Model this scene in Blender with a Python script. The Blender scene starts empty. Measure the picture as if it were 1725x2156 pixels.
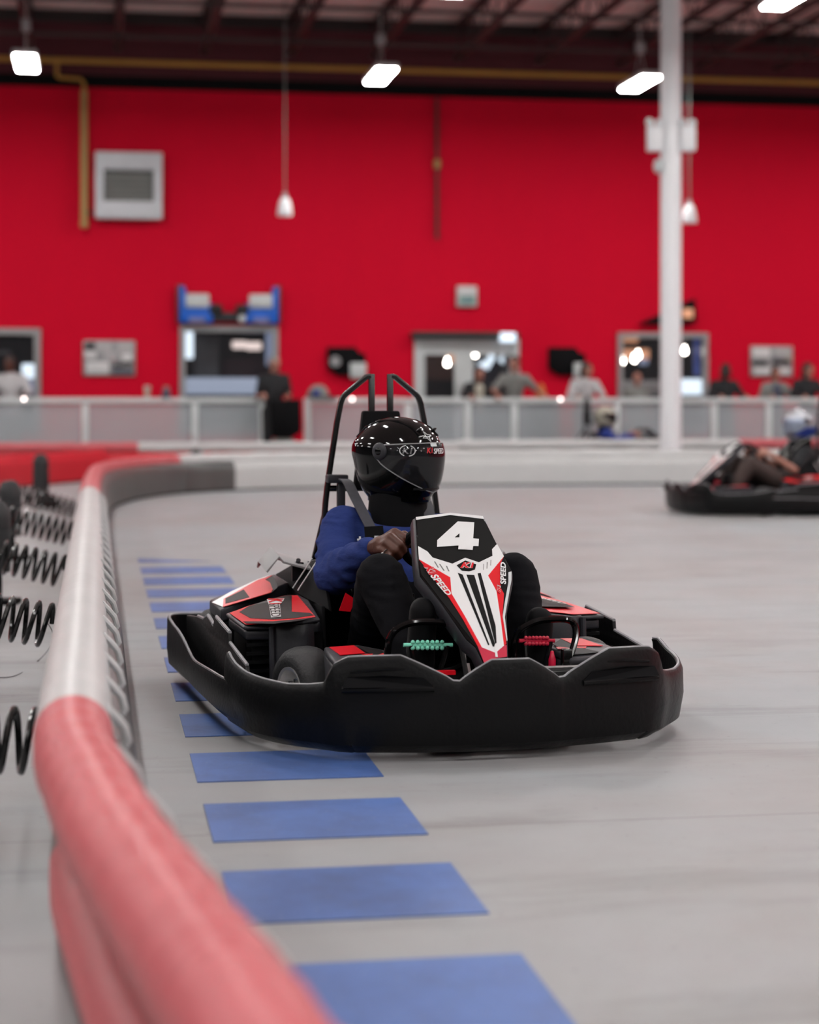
import bpy, bmesh, math, random
from mathutils import Vector, Matrix, noise as mnoise
from mathutils.geometry import tessellate_polygon
random.seed(4)
R = math.radians
S = bpy.context.scene
COL = S.collection
# ------------------------------------------------------------------ camera, world, exposure
FPX, CX, HY, EYE = 4000.0, 862.5, 850.0, 1.0
cam_d = bpy.data.cameras.new('camera'); cam = bpy.data.objects.new('camera', cam_d); COL.objects.link(cam)
cam.location = (0, 0, EYE); cam.rotation_euler = (R(90), 0, 0)
cam_d.sensor_fit = 'VERTICAL'; cam_d.sensor_height = 36; cam_d.sensor_width = 28.8
cam_d.lens = FPX/2156*36; cam_d.shift_y = -(1078-HY)/2156
cam_d.dof.use_dof = True; cam_d.dof.focus_distance = 5.95; cam_d.dof.aperture_fstop = 1.95
cam_d.clip_end = 200
S.camera = cam
S.view_settings.view_transform = 'Standard'; S.view_settings.look = 'None'
S.view_settings.exposure = 0.0; S.view_settings.gamma = 1.0; S.view_settings.use_curve_mapping = False
W = bpy.data.worlds.new('world'); S.world = W; W.use_nodes = True
W.node_tree.nodes['Background'].inputs[0].default_value = (.55, .58, .62, 1)
W.node_tree.nodes['Background'].inputs[1].default_value = .01
LAMP_W = 95.0          # emission of the high-bay lamps
S.cycles.max_bounces = 7; S.cycles.diffuse_bounces = 2; S.cycles.glossy_bounces = 3
S.cycles.transparent_max_bounces = 10; S.cycles.caustics_reflective = False; S.cycles.caustics_refractive = False
S.cycles.sample_clamp_indirect = 6; S.cycles.use_light_tree = True
# ------------------------------------------------------------------ frames
TH = math.atan(.165)                      # the hall is turned this much to the lens
CT, ST = math.cos(TH), math.sin(TH)
def B(u, v, z=0): return Vector((u*CT - v*ST, u*ST + v*CT, z))          # hall frame -> world
def at(px, py, d): return Vector(((px-CX)/FPX*d, d, EYE-(py-HY)/FPX*d))
def floor_at(px, py, z=0): d = (EYE-z)*FPX/(py-HY); return at(px, py, d)
def hall(px, py, v):                      # point where the sight line meets the hall plane v, as (u, z)
    t = (px-CX)/FPX; d = v/CT/(1 - t*math.tan(TH)); p = at(px, py, d)
    return p.x*CT + p.y*ST, p.z
KA = R(15); KO = Vector((.032, 6.273, 0))
KF = Vector((math.sin(KA), -math.cos(KA), 0)); KL = Vector((math.cos(KA), math.sin(KA), 0)); KU = Vector((0, 0, 1))
def to_k(p): q = p-KO; return Vector((q.dot(KF), q.dot(KL), q.z))
def K(px, py, axis, val):                 # sight line meets kart plane axis=val -> kart coordinates
    r = Vector(((px-CX)/FPX, 1, -(py-HY)/FPX)); c = Vector((0, 0, EYE))
    P = to_k(c); r = Vector((r.dot(KF), r.dot(KL), r.z)); i = 'xyz'.index(axis)
    return P + r*((val-P[i])/r[i])
def Kp(px, py, o, n):                     # ... meets the plane through o with normal n (kart coordinates)
    r = Vector(((px-CX)/FPX, 1, -(py-HY)/FPX)); P = to_k(Vector((0, 0, EYE)))
    r = Vector((r.dot(KF), r.dot(KL), r.z)); return P + r*((o-P).dot(n)/r.dot(n))
# ------------------------------------------------------------------ materials
ALB = .70
KEEP = ('red_wall', 'roof_deck', 'wall_shade_maroon', 'joist_steel', 'mint_metal', 'black_steel')
def mat(name, col, rough=.5, metal=0, spec=.5, var=0, vscale=6, bump=0, bscale=40, coat=0, emit=None, es=1, stretch=None, alpha=1, trans=0):
    m = bpy.data.materials.new(name); m.use_nodes = True; nt = m.node_tree; n = nt.nodes; L = nt.links
    b = n['Principled BSDF']
    if not emit and name not in KEEP: col = tuple(x*ALB for x in col)
    c = (*col, 1)
    b.inputs['Base Color'].default_value = c; b.inputs['Roughness'].default_value = rough
    b.inputs['Metallic'].default_value = metal; b.inputs['Specular IOR Level'].default_value = spec
    b.inputs['Coat Weight'].default_value = coat; b.inputs['Coat Roughness'].default_value = .05
    b.inputs['Alpha'].default_value = alpha; b.inputs['Transmission Weight'].default_value = trans
    if emit: b.inputs['Emission Color'].default_value = (*emit, 1); b.inputs['Emission Strength'].default_value = es
    tc = n.new('ShaderNodeTexCoord'); mp = n.new('ShaderNodeMapping'); L.new(tc.outputs['Object'], mp.inputs[0])
    if stretch: mp.inputs['Scale'].default_value = stretch
    ns = n.new('ShaderNodeTexNoise'); ns.inputs['Scale'].default_value = vscale; ns.inputs['Detail'].default_value = 5
    L.new(mp.outputs[0], ns.inputs[0])
    mx = n.new('ShaderNodeMix'); mx.data_type = 'RGBA'
    v = var or .06
    mx.inputs[6].default_value = (*[x*(1-v) for x in col], 1); mx.inputs[7].default_value = (*[min(1, x*(1+v)) for x in col], 1)
    L.new(ns.outputs[0], mx.inputs[0]); L.new(mx.outputs[2], b.inputs['Base Color'])
    if bump:
        n2 = n.new('ShaderNodeTexNoise'); n2.inputs['Scale'].default_value = bscale; n2.inputs['Detail'].default_value = 4
        L.new(mp.outputs[0], n2.inputs[0])
        bp = n.new('ShaderNodeBump'); bp.inputs['Strength'].default_value = bump; bp.inputs['Distance'].default_value = .01
        L.new(n2.outputs[0], bp.inputs['Height']); L.new(bp.outputs[0], b.inputs['Normal'])
    return m
M = {}
M['red_wall'] = mat('red_wall', (.62, .0, .022), .75, spec=.15, var=.03, vscale=1.5)
M['white_wall'] = mat('white_wall', (.16, .16, .165), .8)
M['black'] = mat('black_plastic', (.0045, .0045, .005), .38, spec=.20, var=.3, vscale=9, bump=.15, bscale=60)
M['lip_glint'] = mat('painted_lip_glint', (.38, .38, .40), .35, var=.5, vscale=14)  # lamp highlights on the bumper edges, painted as a pale grey
M['black_soft'] = mat('black_matte', (.005, .005, .006), .75, spec=.12)
M['gloss'] = mat('black_gloss', (.003, .003, .0035), .07, spec=.30)
M['greyp'] = mat('grey_plastic', (.04, .04, .048), .38, spec=.35, bump=.15, bscale=30)
M['steel_black'] = mat('black_powder_steel', (.007, .007, .007), .22, spec=.6)
M['red'] = mat('red_vinyl', (.72, .006, .02), .35)
M['white'] = mat('white_vinyl', (.9, .9, .9), .4)
M['decal_white'] = mat('white_decal', (1, 1, 1), .35)
M['decal_red'] = mat('red_decal', (.95, .005, .018), .3)
M['decal_black'] = mat('black_decal', (.004, .004, .004), .5, spec=.12)
M['carbon'] = mat('carbon_decal', (.012, .010, .010), .5, spec=.15, var=.8, vscale=160)
M['tube_red'] = mat('red_tarpaulin', (.68, .115, .135), .45, spec=.5, var=.10, vscale=3, bump=.22, bscale=4)
M['face_red'] = mat('red_tarpaulin_face', (.74, .012, .03), .45, spec=.4, var=.1, vscale=3, bump=.4, bscale=4)
M['tube_white'] = mat('white_tarpaulin', (.70, .705, .70), .42, spec=.5, var=.07, vscale=4, bump=.3, bscale=6)
M['face_dark'] = mat('dark_plastic_face', (.085, .087, .085), .4, spec=.6, var=.45, vscale=3, bump=.2, bscale=9, stretch=(1, 1, .3))
M['steel'] = mat('steel', (.6, .6, .6), .3, metal=1)
M['chrome'] = mat('chrome', (1, .98, .95), .35, metal=.7)
M['column'] = mat('white_paint', (1.15, 1.16, 1.19), .45, var=.03)
M['rail'] = mat('brushed_rail', (.78, .83, .83), .4, var=.05)
M['yellow'] = mat('yellow_pipe', (.60, .30, .045), .45)
M['tan'] = mat('tan_pipe', (.58, .36, .12), .5)
M['joist'] = mat('joist_steel', (.035, .022, .021), .6)
M['upper_band'] = mat('wall_shade_maroon', (.085, .012, .018), .8)  # shade above the lamps, painted into the colour of the upper wall
M['deck'] = mat('roof_deck', (.98, .74, .70), .6, var=.1, vscale=1)
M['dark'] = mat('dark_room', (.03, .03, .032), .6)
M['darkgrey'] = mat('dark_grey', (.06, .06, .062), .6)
M['frame_grey'] = mat('aluminium_frame', (.42, .42, .43), .4, metal=.2)
M['wing'] = mat('wing_grey', (.42, .42, .42), .45)
M['blue'] = mat('blue_panel', (.005, .17, .85), .4)
M['lampw'] = mat('lamp_housing', (.7, .7, .7), .4)
M['vent'] = mat('galvanised_sheet', (.85, .88, .92), .5, var=.12, vscale=4)
M['tire'] = mat('tyre_rubber', (.02, .02, .022), .62, bump=.3, bscale=90)
M['skin_dark'] = mat('skin_dark', (.12, .040, .024), .42, spec=.4, var=.25, vscale=30, bump=.12, bscale=120)
M['skin'] = mat('skin_light', (.50, .22, .16), .5, var=.08)
M['hoodie'] = mat('blue_hoodie', (.028, .050, .205), .9, spec=.15, var=.12, vscale=20, bump=.45, bscale=22, stretch=(1, 1, 2.2))
M['trouser'] = mat('black_trousers', (.006, .006, .008), .85, spec=.1, bump=.3, bscale=20)
M['shoe'] = mat('black_shoe', (.016, .0155, .015), .7, spec=.3, bump=.3, bscale=60)
M['belt'] = mat('grey_webbing', (.055, .055, .07), .6, var=.3, vscale=60)
M['silver'] = mat('silver_ring', (.9, .9, .9), .15, metal=1)
M['hair'] = mat('dark_hair', (.02, .012, .010), .6)
M['cloth_white'] = mat('white_cloth', (.62, .61, .62), .85)
M['cloth_grey'] = mat('grey_cloth', (.27, .275, .26), .85)
M['cloth_black'] = mat('black_cloth', (.012, .013, .016), .85)
M['cream'] = mat('cream_cloth', (.58, .54, .44), .85)
M['denim'] = mat('denim', (.10, .11, .16), .85)
M['cloth_blue'] = mat('royal_blue_cloth', (.008, .04, .30), .7)
M['lamp_on'] = mat('lamp_glow', (1, 1, 1), emit=(1, .985, .97), es=LAMP_W)
def glow(name, col, s): return mat(name, (.02, .02, .02), emit=col, es=s)
M['bulb'] = glow('warm_bulb', (1, .93, .86), 30)
M['orange_glow'] = glow('orange_sign_glow', (1, .45, .25), .8)
M['screen'] = glow('screen_glow', (.75, .87, 1), 1.6)
M['screen_dim'] = glow('screen_glow_dim', (.42, .5, .75), .5)
M['counter'] = glow('lit_counter', (.62, .72, .95), .55)
def glass(name, col, a, rough=.1):
    m = bpy.data.materials.new(name); m.use_nodes = True; nt = m.node_tree; n = nt.nodes; n.clear()
    o = n.new('ShaderNodeOutputMaterial'); mx = n.new('ShaderNodeMixShader'); t = n.new('ShaderNodeBsdfTransparent')
    g = n.new('ShaderNodeBsdfPrincipled'); g.inputs['Base Color'].default_value = (*col, 1); g.inputs['Roughness'].default_value = rough
    ns = n.new('ShaderNodeTexNoise'); ns.inputs['Scale'].default_value = 2
    ma = n.new('ShaderNodeMapRange'); ma.inputs[3].default_value = a-.03; ma.inputs[4].default_value = a+.03
    nt.links.new(ns.outputs[0], ma.inputs[0]); nt.links.new(ma.outputs[0], mx.inputs[0])
    nt.links.new(t.outputs[0], mx.inputs[1]); nt.links.new(g.outputs[0], mx.inputs[2]); nt.links.new(mx.outputs[0], o.inputs[0])
    return m
M['mesh_panel'] = glass('frosted_rail_panel', (.46, .50, .53), .52, .6)
M['window_glass'] = glass('window_glass', (.10, .10, .11), .12, .05)
M['visor'] = glass('clear_visor', (.018, .018, .020), .6, .02)
def floor_material():
    m = bpy.data.materials.new('polished_concrete'); m.use_nodes = True; nt = m.node_tree; n = nt.nodes; L = nt.links
    b = n['Principled BSDF']; tc = n.new('ShaderNodeTexCoord')
    mp = n.new('ShaderNodeMapping'); mp.inputs['Rotation'].default_value = (0, 0, -TH); L.new(tc.outputs['Object'], mp.inputs[0])
    def noi(scale, det, rough=.6, dist=0, vec=mp):
        q = n.new('ShaderNodeTexNoise'); q.inputs['Scale'].default_value = scale; q.inputs['Detail'].default_value = det
        q.inputs['Roughness'].default_value = rough; q.inputs['Distortion'].default_value = dist; L.new(vec.outputs[0], q.inputs[0]); return q
    def ramp(src, stops):
        r = n.new('ShaderNodeValToRGB'); L.new(src.outputs[0], r.inputs[0]); e = r.color_ramp.elements
        while len(e) < len(stops): e.new(.5)
        for i, (p, c) in enumerate(stops): e[i].position = p; e[i].color = (*c, 1)
        return r
    def mixc(a, bb, fac, mode='MIX'):
        x = n.new('ShaderNodeMix'); x.data_type = 'RGBA'; x.blend_type = mode
        if isinstance(fac, float): x.inputs[0].default_value = fac
        else: L.new(fac.outputs[0], x.inputs[0])
        L.new(a, x.inputs[6]); L.new(bb, x.inputs[7]); return x
    a = ramp(noi(.55, 6, .62, .8), [(.36, (.265, .252, .250)), (.5, (.288, .288, .292)), (.64, (.288, .306, .318))])
    st = n.new('ShaderNodeMapping'); st.inputs['Scale'].default_value = (.35, 2.2, 1); st.inputs['Rotation'].default_value = (0, 0, .5); L.new(mp.outputs[0], st.inputs[0])
    s = ramp(noi(1.3, 7, .7, .4, st), [(.30, (.70, .68, .68)), (.47, (1, 1, 1)), (.8, (1.0, 1.0, 1.0))])
    c1 = mixc(a.outputs[0], s.outputs[0], .95, 'MULTIPLY')
    sp = ramp(noi(26, 5, .7), [(.29, (.62, .6, .58)), (.38, (1, 1, 1))])
    c2 = mixc(c1.outputs[2], sp.outputs[0], .6, 'MULTIPLY')
    # saw-cut joints across the slab, 4.6 m apart
    sep = n.new('ShaderNodeSeparateXYZ'); L.new(mp.outputs[0], sep.inputs[0])
    def math_(op, x, y=None):
        q = n.new('ShaderNodeMath'); q.operation = op
        if isinstance(x, (int, float)): q.inputs[0].default_value = x
        else: L.new(x, q.inputs[0])
        if y is not None:
            if isinstance(y, (int, float)): q.inputs[1].default_value = y
            else: L.new(y, q.inputs[1])
        return q.outputs[0]
    def joint(o, off, pitch):
        f = math_('FRACT', math_('DIVIDE', math_('SUBTRACT', o, off-pitch/2), pitch))
        return math_('LESS_THAN', math_('ABSOLUTE', math_('SUBTRACT', f, .5)), .0035/pitch)
    j = math_('MAXIMUM', joint(sep.outputs[1], 4.42, 4.6), joint(sep.outputs[0], 6.4, 40))
    jm = n.new('ShaderNodeMix'); jm.data_type = 'RGBA'; L.new(math_('MULTIPLY', j, .62), jm.inputs[0]); L.new(c2.outputs[2], jm.inputs[6]); jm.inputs[7].default_value = (.10, .09, .085, 1)
    L.new(jm.outputs[2], b.inputs['Base Color'])
    rr = n.new('ShaderNodeMapRange'); L.new(noi(2.5, 5).outputs[0], rr.inputs[0]); rr.inputs[3].default_value = .38; rr.inputs[4].default_value = .62
    L.new(rr.outputs[0], b.inputs['Roughness']); b.inputs['Specular IOR Level'].default_value = .4
    return m
M['floor'] = floor_material()
def paint_material(name, col, dark):
    m = bpy.data.materials.new(name); m.use_nodes = True; nt = m.node_tree; n = nt.nodes; L = nt.links; b = n['Principled BSDF']
    g = n.new('ShaderNodeNewGeometry')
    q = n.new('ShaderNodeTexNoise'); q.inputs['Scale'].default_value = 2.2; q.inputs['Detail'].default_value = 8; q.inputs['Roughness'].default_value = .7; L.new(g.outputs['Position'], q.inputs[0])
    r = n.new('ShaderNodeValToRGB'); L.new(q.outputs[0], r.inputs[0]); e = r.color_ramp.elements
    e[0].position = .32; e[0].color = (*dark, 1); e[1].position = .56; e[1].color = (*col, 1)
    q2 = n.new('ShaderNodeTexNoise'); q2.inputs['Scale'].default_value = 70; q2.inputs['Detail'].default_value = 6; L.new(g.outputs['Position'], q2.inputs[0])
    r2 = n.new('ShaderNodeValToRGB'); L.new(q2.outputs[0], r2.inputs[0]); e = r2.color_ramp.elements
    e[0].position = .66; e[0].color = (0, 0, 0, 1); e[1].position = .74; e[1].color = (.6, .6, .6, 1)
    x = n.new('ShaderNodeMix'); x.data_type = 'RGBA'; L.new(r2.outputs[0], x.inputs[0]); L.new(r.outputs[0], x.inputs[6]); x.inputs[7].default_value = (.25, .26, .30, 1)
    L.new(x.outputs[2], b.inputs['Base Color']); b.inputs['Roughness'].default_value = .5
    return m
M['blue_paint'] = paint_material('worn_blue_floor_paint', (.064, .135, .375), (.042, .078, .21))
# ------------------------------------------------------------------ mesh helpers
class MB:
    def __init__(s): s.bm = bmesh.new()
    def face(s, pts):
        vs = [s.bm.verts.new(p) for p in pts]
        try: s.bm.faces.new(vs)
        except ValueError: pass
        return s
    def box(s, c, d, rot=None):
        m = Matrix.Translation(c) @ (rot.to_4x4() if rot else Matrix()) @ Matrix.Diagonal((*d, 1))
        bmesh.ops.create_cube(s.bm, size=1, matrix=m); return s
    def prism(s, poly, vec):                        # closed polygon (3D points) pushed along vec
        poly = [Vector(p) for p in poly]; vec = Vector(vec)
        a = [s.bm.verts.new(p) for p in poly]; b = [s.bm.verts.new(p+vec) for p in poly]; n = len(a)
        for t in tessellate_polygon([poly]):
            s.bm.faces.new([a[i] for i in t]); s.bm.faces.new([b[i] for i in reversed(t)])
        for i in range(n):
            s.bm.faces.new([a[i], a[(i+1) % n], b[(i+1) % n], b[i]])
        return s
    def tube(s, pts, r, n=10, closed=False, caps=True, flat=None):
        pts = [Vector(p) for p in pts]; N = len(pts); rs = r if isinstance(r, (list, tuple)) else [r]*N
        rings = []; up = None
        for i, p in enumerate(pts):
            if closed: t = pts[(i+1) % N]-pts[i-1]
            else: t = pts[min(i+1, N-1)]-pts[max(i-1, 0)]
            t.normalize()
            if up is None:
                up = Vector((0, 0, 1)) if abs(t.z) < .9 else Vector((1, 0, 0))
            x = up.cross(t).normalized(); y = t.cross(x).normalized(); up = y
            ring = []
            for k in range(n):
                a = 2*math.pi*(k+.5)/n
                ca, sa = math.cos(a), math.sin(a)
                if flat: ca, sa = ca*flat[0], sa*flat[1]
                ring.append(s.bm.verts.new(p + x*ca*rs[i] + y*sa*rs[i]))
            rings.append(ring)
        m = N if closed else N-1
        for i in range(m):
            A, Bq = rings[i], rings[(i+1) % N]
            for k in range(n): s.bm.faces.new([A[k], A[(k+1) % n], Bq[(k+1) % n], Bq[k]])
        if caps and not closed:
            s.bm.faces.new(list(reversed(rings[0]))); s.bm.faces.new(rings[-1])
        return s
    def grid(s, rows, close_u=False):
        vs = [[s.bm.verts.new(p) for p in r] for r in rows]
        for i in range(len(vs)-1):
            n = len(vs[i])
            for k in range(n if close_u else n-1):
                s.bm.faces.new([vs[i][k], vs[i][(k+1) % n], vs[i+1][(k+1) % n], vs[i+1][k]])
        return s
    def ell(s, c, r, rot=None, seg=20, rings=12):
        m = Matrix.Translation(c) @ (rot.to_4x4() if rot else Matrix()) @ Matrix.Diagonal((*r, 1))
        bmesh.ops.create_uvsphere(s.bm, u_segments=seg, v_segments=rings, radius=1, matrix=m); return s
    def lathe(s, prof, c=(0, 0, 0), axis='z', n=24):  # prof = [(r, h)]
        rows = []
        for r, h in prof:
            row = []
            for k in range(n):
                a = 2*math.pi*k/n; x, y = r*math.cos(a), r*math.sin(a)
                row.append(Vector(c)+Vector({'z': (x, y, h), 'y': (x, h, y), 'x': (h, x, y)}[axis]))
            rows.append(row)
        return s.grid(rows, True)
    def cap(s, a, b, ra, rb, n=14):                   # tapered limb with round ends
        a, b = Vector(a), Vector(b); t = (b-a); L_ = t.length
        if L_ < 1e-6: return s.ell(a, (ra,)*3)
        t.normalize(); pts, rs = [], []
        for q in (-.98, -.85, -.6, -.3): pts.append(a+t*ra*q); rs.append(ra*math.sqrt(1-q*q))
        pts.append(a); rs.append(ra); pts.append(b); rs.append(rb)
        for q in (.3, .6, .85, .98): pts.append(b+t*rb*q); rs.append(rb*math.sqrt(1-q*q))
        return s.tube(pts, rs, n)
    def build(s, name, m, parent=None, bevel=0, solid=0, smooth=35, remesh=0, soft=0, sub=0, seg=2, folds=0):
        bmesh.ops.recalc_face_normals(s.bm, faces=s.bm.faces)
        me = bpy.data.meshes.new(name); s.bm.to_mesh(me); s.bm.free()
        o = bpy.data.objects.new(name, me); COL.objects.link(o)
        me.materials.append(M[m] if isinstance(m, str) else m)
        if solid: q = o.modifiers.new('s', 'SOLIDIFY'); q.thickness = solid; q.offset = 0
        if remesh:
            q = o.modifiers.new('r', 'REMESH'); q.mode = 'VOXEL'; q.voxel_size = remesh
            if soft: q = o.modifiers.new('m', 'SMOOTH'); q.iterations = soft; q.factor = .5
        if bevel: q = o.modifiers.new('b', 'BEVEL'); q.width = bevel; q.segments = seg; q.limit_method = 'ANGLE'; q.angle_limit = R(35)
        if sub: q = o.modifiers.new('u', 'SUBSURF'); q.levels = sub; q.render_levels = sub
        if o.modifiers:
            dg = bpy.context.evaluated_depsgraph_get(); me2 = bpy.data.meshes.new_from_object(o.evaluated_get(dg))
            o.modifiers.clear(); o.data = me2; me2.name = name; bpy.data.meshes.remove(me); me = me2
        if folds:
            for v in me.vertices:
                c = v.co; w = mnoise.noise(Vector((c.x*9+c.z*16, c.y*9+c.z*7, c.z*22-c.x*6))); w2 = mnoise.noise(c*11+Vector((5, 1, 2)))
                v.co = c+v.normal*folds*((1-abs(w)*2.6)*.75+w2*.8)
        for p in me.polygons: p.use_smooth = True
        if smooth < 180: me.set_sharp_from_angle(angle=R(smooth))
        if parent: o.parent = parent
        return o
def tag(o, label=None, cat=None, group=None, kind=None):
    if label: o['label'] = label
    if cat: o['category'] = cat
    if group: o['group'] = group
    if kind: o['kind'] = kind
    return o
def thing(name, label, cat, loc=(0, 0, 0), rz=0, group=None):
    o = bpy.data.objects.new(name, None); COL.objects.link(o); o.location = loc; o.rotation_euler = (0, 0, rz)
    o.empty_display_size = .1
    return tag(o, label, cat, group)
def struct(o): o['kind'] = 'structure'; return o
def at_origin(o, loc, rz=0):                # give a mesh built in place its own origin
    m = Matrix.Translation(loc) @ Matrix.Rotation(rz, 4, 'Z'); o.data.transform(m.inverted()); o.matrix_world = m; return o
def copy_tree(o, parent=None):
    c = o.copy(); COL.objects.link(c); c.parent = parent
    for ch in [x for x in o.children]: copy_tree(ch, c)
    return c
def spline(pts, n=6):                       # Catmull-Rom through tuples of any length
    out = []; P = [pts[0]]+list(pts)+[pts[-1]]
    for i in range(1, len(P)-2):
        a, b, c, d = P[i-1], P[i], P[i+1], P[i+2]
        for k in range(n):
            t = k/n; out.append(tuple(.5*((2*b[j])+(-a[j]+c[j])*t+(2*a[j]-5*b[j]+4*c[j]-d[j])*t*t+(-a[j]+3*b[j]-3*c[j]+d[j])*t**3) for j in range(len(b))))
    out.append(tuple(pts[-1])); return out
_fonts = {}
def text_rows(txt, shear=0, bold=.0):
    k = (txt, shear, bold)
    if k not in _fonts:
        cu = bpy.data.curves.new('t', 'FONT'); cu.body = txt; cu.shear = shear; cu.offset = bold; cu.resolution_u = 4
        o = bpy.data.objects.new('t', cu); COL.objects.link(o)
        dg = bpy.context.evaluated_depsgraph_get(); me = bpy.data.meshes.new_from_object(o.evaluated_get(dg))
        vs = [v.co.copy() for v in me.vertices]; fs = [list(p.vertices) for p in me.polygons]
        bpy.data.objects.remove(o); bpy.data.curves.remove(cu); bpy.data.meshes.remove(me)
        x0, x1 = min(v.x for v in vs), max(v.x for v in vs); y0, y1 = min(v.y for v in vs), max(v.y for v in vs)
        _fonts[k] = ([((v.x-x0)/(x1-x0), (v.y-y0)/(y1-y0)) for v in vs], fs)
    return _fonts[k]
def text_quad(mb, txt, q, off, shear=0, bold=.0, u0=0, u1=1):  # letters mapped into the quad q = BL, BR, TR, TL
    vs, fs = text_rows(txt, shear, bold); q = [Vector(x) for x in q]; off = Vector(off)
    V = []
    for u, v in vs:
        u = u0+(u1-u0)*u
        V.append(mb.bm.verts.new((q[0]*(1-u)+q[1]*u)*(1-v)+(q[3]*(1-u)+q[2]*u)*v+off))
    for f in fs:
        try: mb.bm.faces.new([V[i] for i in f])
        except ValueError: pass
    return mb
# ================================================================== THE HALL
V = 30.09; U0, U1, VB, ZC = -20.0, 24.0, -14.0, 7.08
RZ = TH
def hbox(mb, u, v, z, du, dv, dz):          # box given by its hall-frame centre
    return mb.box(B(u, v, z), (du, dv, dz), Matrix.Rotation(TH, 3, 'Z'))
def hobj(mb, name, m, u, v, z=0, **k): return at_origin(mb.build(name, m, **k), B(u, v, z), TH)
fl = MB(); fl.grid([[B(U0+(U1-U0)*i/8, VB+(V+6-VB)*j/8) for i in range(9)] for j in range(9)])
struct(tag(fl.build('floor', 'floor'), 'polished pale grey concrete floor of the karting hall', 'floor'))
# back wall with its real openings (u0,u1,z0,z1)
def hole(x0, y0, x1, y1, zlow=None):
    a = hall(x0, y0, V); b = hall(x1, y1, V); return [a[0], b[0], (0.02 if zlow is None else zlow), a[1]]
H1 = hole(-150, 690, 86, 833); H2 = hole(378, 686, 586, 833); H3 = hole(872, 712, 1092, 833); H4 = hole(1300, 700, 1490, 833)
holes = [H1, H2, H3, H4]
for h in (H1, H2, H4): h[2] = .55
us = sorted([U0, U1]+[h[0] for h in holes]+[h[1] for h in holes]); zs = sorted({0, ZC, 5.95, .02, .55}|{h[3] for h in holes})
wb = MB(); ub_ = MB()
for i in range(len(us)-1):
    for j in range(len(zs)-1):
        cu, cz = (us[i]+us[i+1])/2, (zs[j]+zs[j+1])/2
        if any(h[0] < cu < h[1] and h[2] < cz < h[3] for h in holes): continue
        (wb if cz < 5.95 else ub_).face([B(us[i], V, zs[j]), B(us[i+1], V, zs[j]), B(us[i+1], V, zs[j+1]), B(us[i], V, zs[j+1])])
bmesh.ops.remove_doubles(wb.bm, verts=wb.bm.verts, dist=1e-4)
struct(tag(wb.build('wall_back', 'red_wall'), 'tall bright red back wall of the hall', 'wall'))
struct(tag(ub_.build('wall_back_upper', 'upper_band'), 'top of the back wall above the black beam, its shade painted in dark maroon', 'wall'))
q = MB(); hbox(q, 2, V-.85, .006, 43.8, 1.7, .012); struct(tag(hobj(q, 'floor_bounce_damper', 'dark', 2, V-.85, 0), 'added unseen dark floor strip along the back wall, damping bounce light', 'floor'))  # unseen strip, added to cut floor bounce onto the red wall
for nm, a, b, m in (('wall_left', (U0, VB), (U0, V), 'white_wall'), ('wall_right', (U1, VB), (U1, V), 'red_wall'), ('wall_front', (U0, VB), (U1, VB), 'white_wall')):
    w = MB(); w.face([B(*a, 0), B(*b, 0), B(*b, ZC), B(*a, ZC)]); struct(w.build(nm, m))
c = MB(); c.face([B(U0, VB, ZC), B(U1, VB, ZC), B(U1, V, ZC), B(U0, V, ZC)])
# corrugations of the roof deck
struct(tag(c.build('ceiling', 'deck'), 'ribbed steel roof deck over the hall', 'ceiling'))
for k in range(9):
    q = MB(); hbox(q, 2, V-.25-k*.62, ZC-.012, 44, .10, .022 if k % 4 else .06); struct(hobj(q, f'trim_{k+1}', 'deck' if k % 4 else 'joist', 2, V-.25-k*.62, ZC-.05))
q = MB(); hbox(q, 2, V-.06, 7.0, 44, .12, .10); struct(hobj(q, 'trim_20', 'joist', 2, V-.06, 7.0))
q = MB(); hbox(q, 2, V-.07, 6.02, 44, .14, .17); struct(hobj(q, 'trim_21', 'black_soft', 2, V-.07, 6.0))
# open-web roof joists running away from the lens
NJ = ['first', 'second', 'third', 'fourth', 'fifth', 'sixth', 'seventh', 'eighth', 'ninth', 'tenth', 'eleventh', 'twelfth', 'thirteenth']
u_first = hall(65, 100, V)[0]
jroot = thing('roof_joist', 'x', 'roof joist', B(u_first, V-.2, ZC), TH, 'steel roof joists')
L_ = 12.0; ZB = -.60
j = MB(); j.box((-.035, -L_/2, -.10), (.05, L_, .06)); j.box((.035, -L_/2, -.10), (.05, L_, .06)); j.build('top_chord', 'joist', jroot)
j = MB(); j.box((-.035, -L_/2, ZB), (.05, L_-.3, .06)); j.box((.035, -L_/2, ZB), (.05, L_-.3, .06)); j.build('bottom_chord', 'joist', jroot)
j = MB(); n_ = 24
for k in range(n_):
    y0, y1 = -L_*k/n_, -L_*(k+1)/n_; a, b = (-.1, ZB) if k % 2 else (ZB, -.1)
    j.tube([(0, y0, a), (0, y1, b)], .016, 6)
j.build('web', 'joist', jroot)
for k in range(11):
    o = jroot if k == 0 else copy_tree(jroot)
    o.location = B(u_first+1.335*k, V-.2, ZC)
    o['label'] = f'dark open-web steel roof joist, {NJ[k]} from the left wall side of the view'
for k, (v_, z_) in enumerate(((V-1.7, ZC-.6), (V-4.2, ZC-.6))):
    q = MB(); q.tube([B(-12, v_, z_-.05), B(17, v_, z_-.05)], .03, 6)
    tag(hobj(q, 'joist_bridging_bar', 'joist', 2, v_, z_), ['thin dark bridging bar under the joists, nearer the red wall', 'thin dark bridging bar under the joists, farther from the red wall'][k], 'bridging bar')
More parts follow.
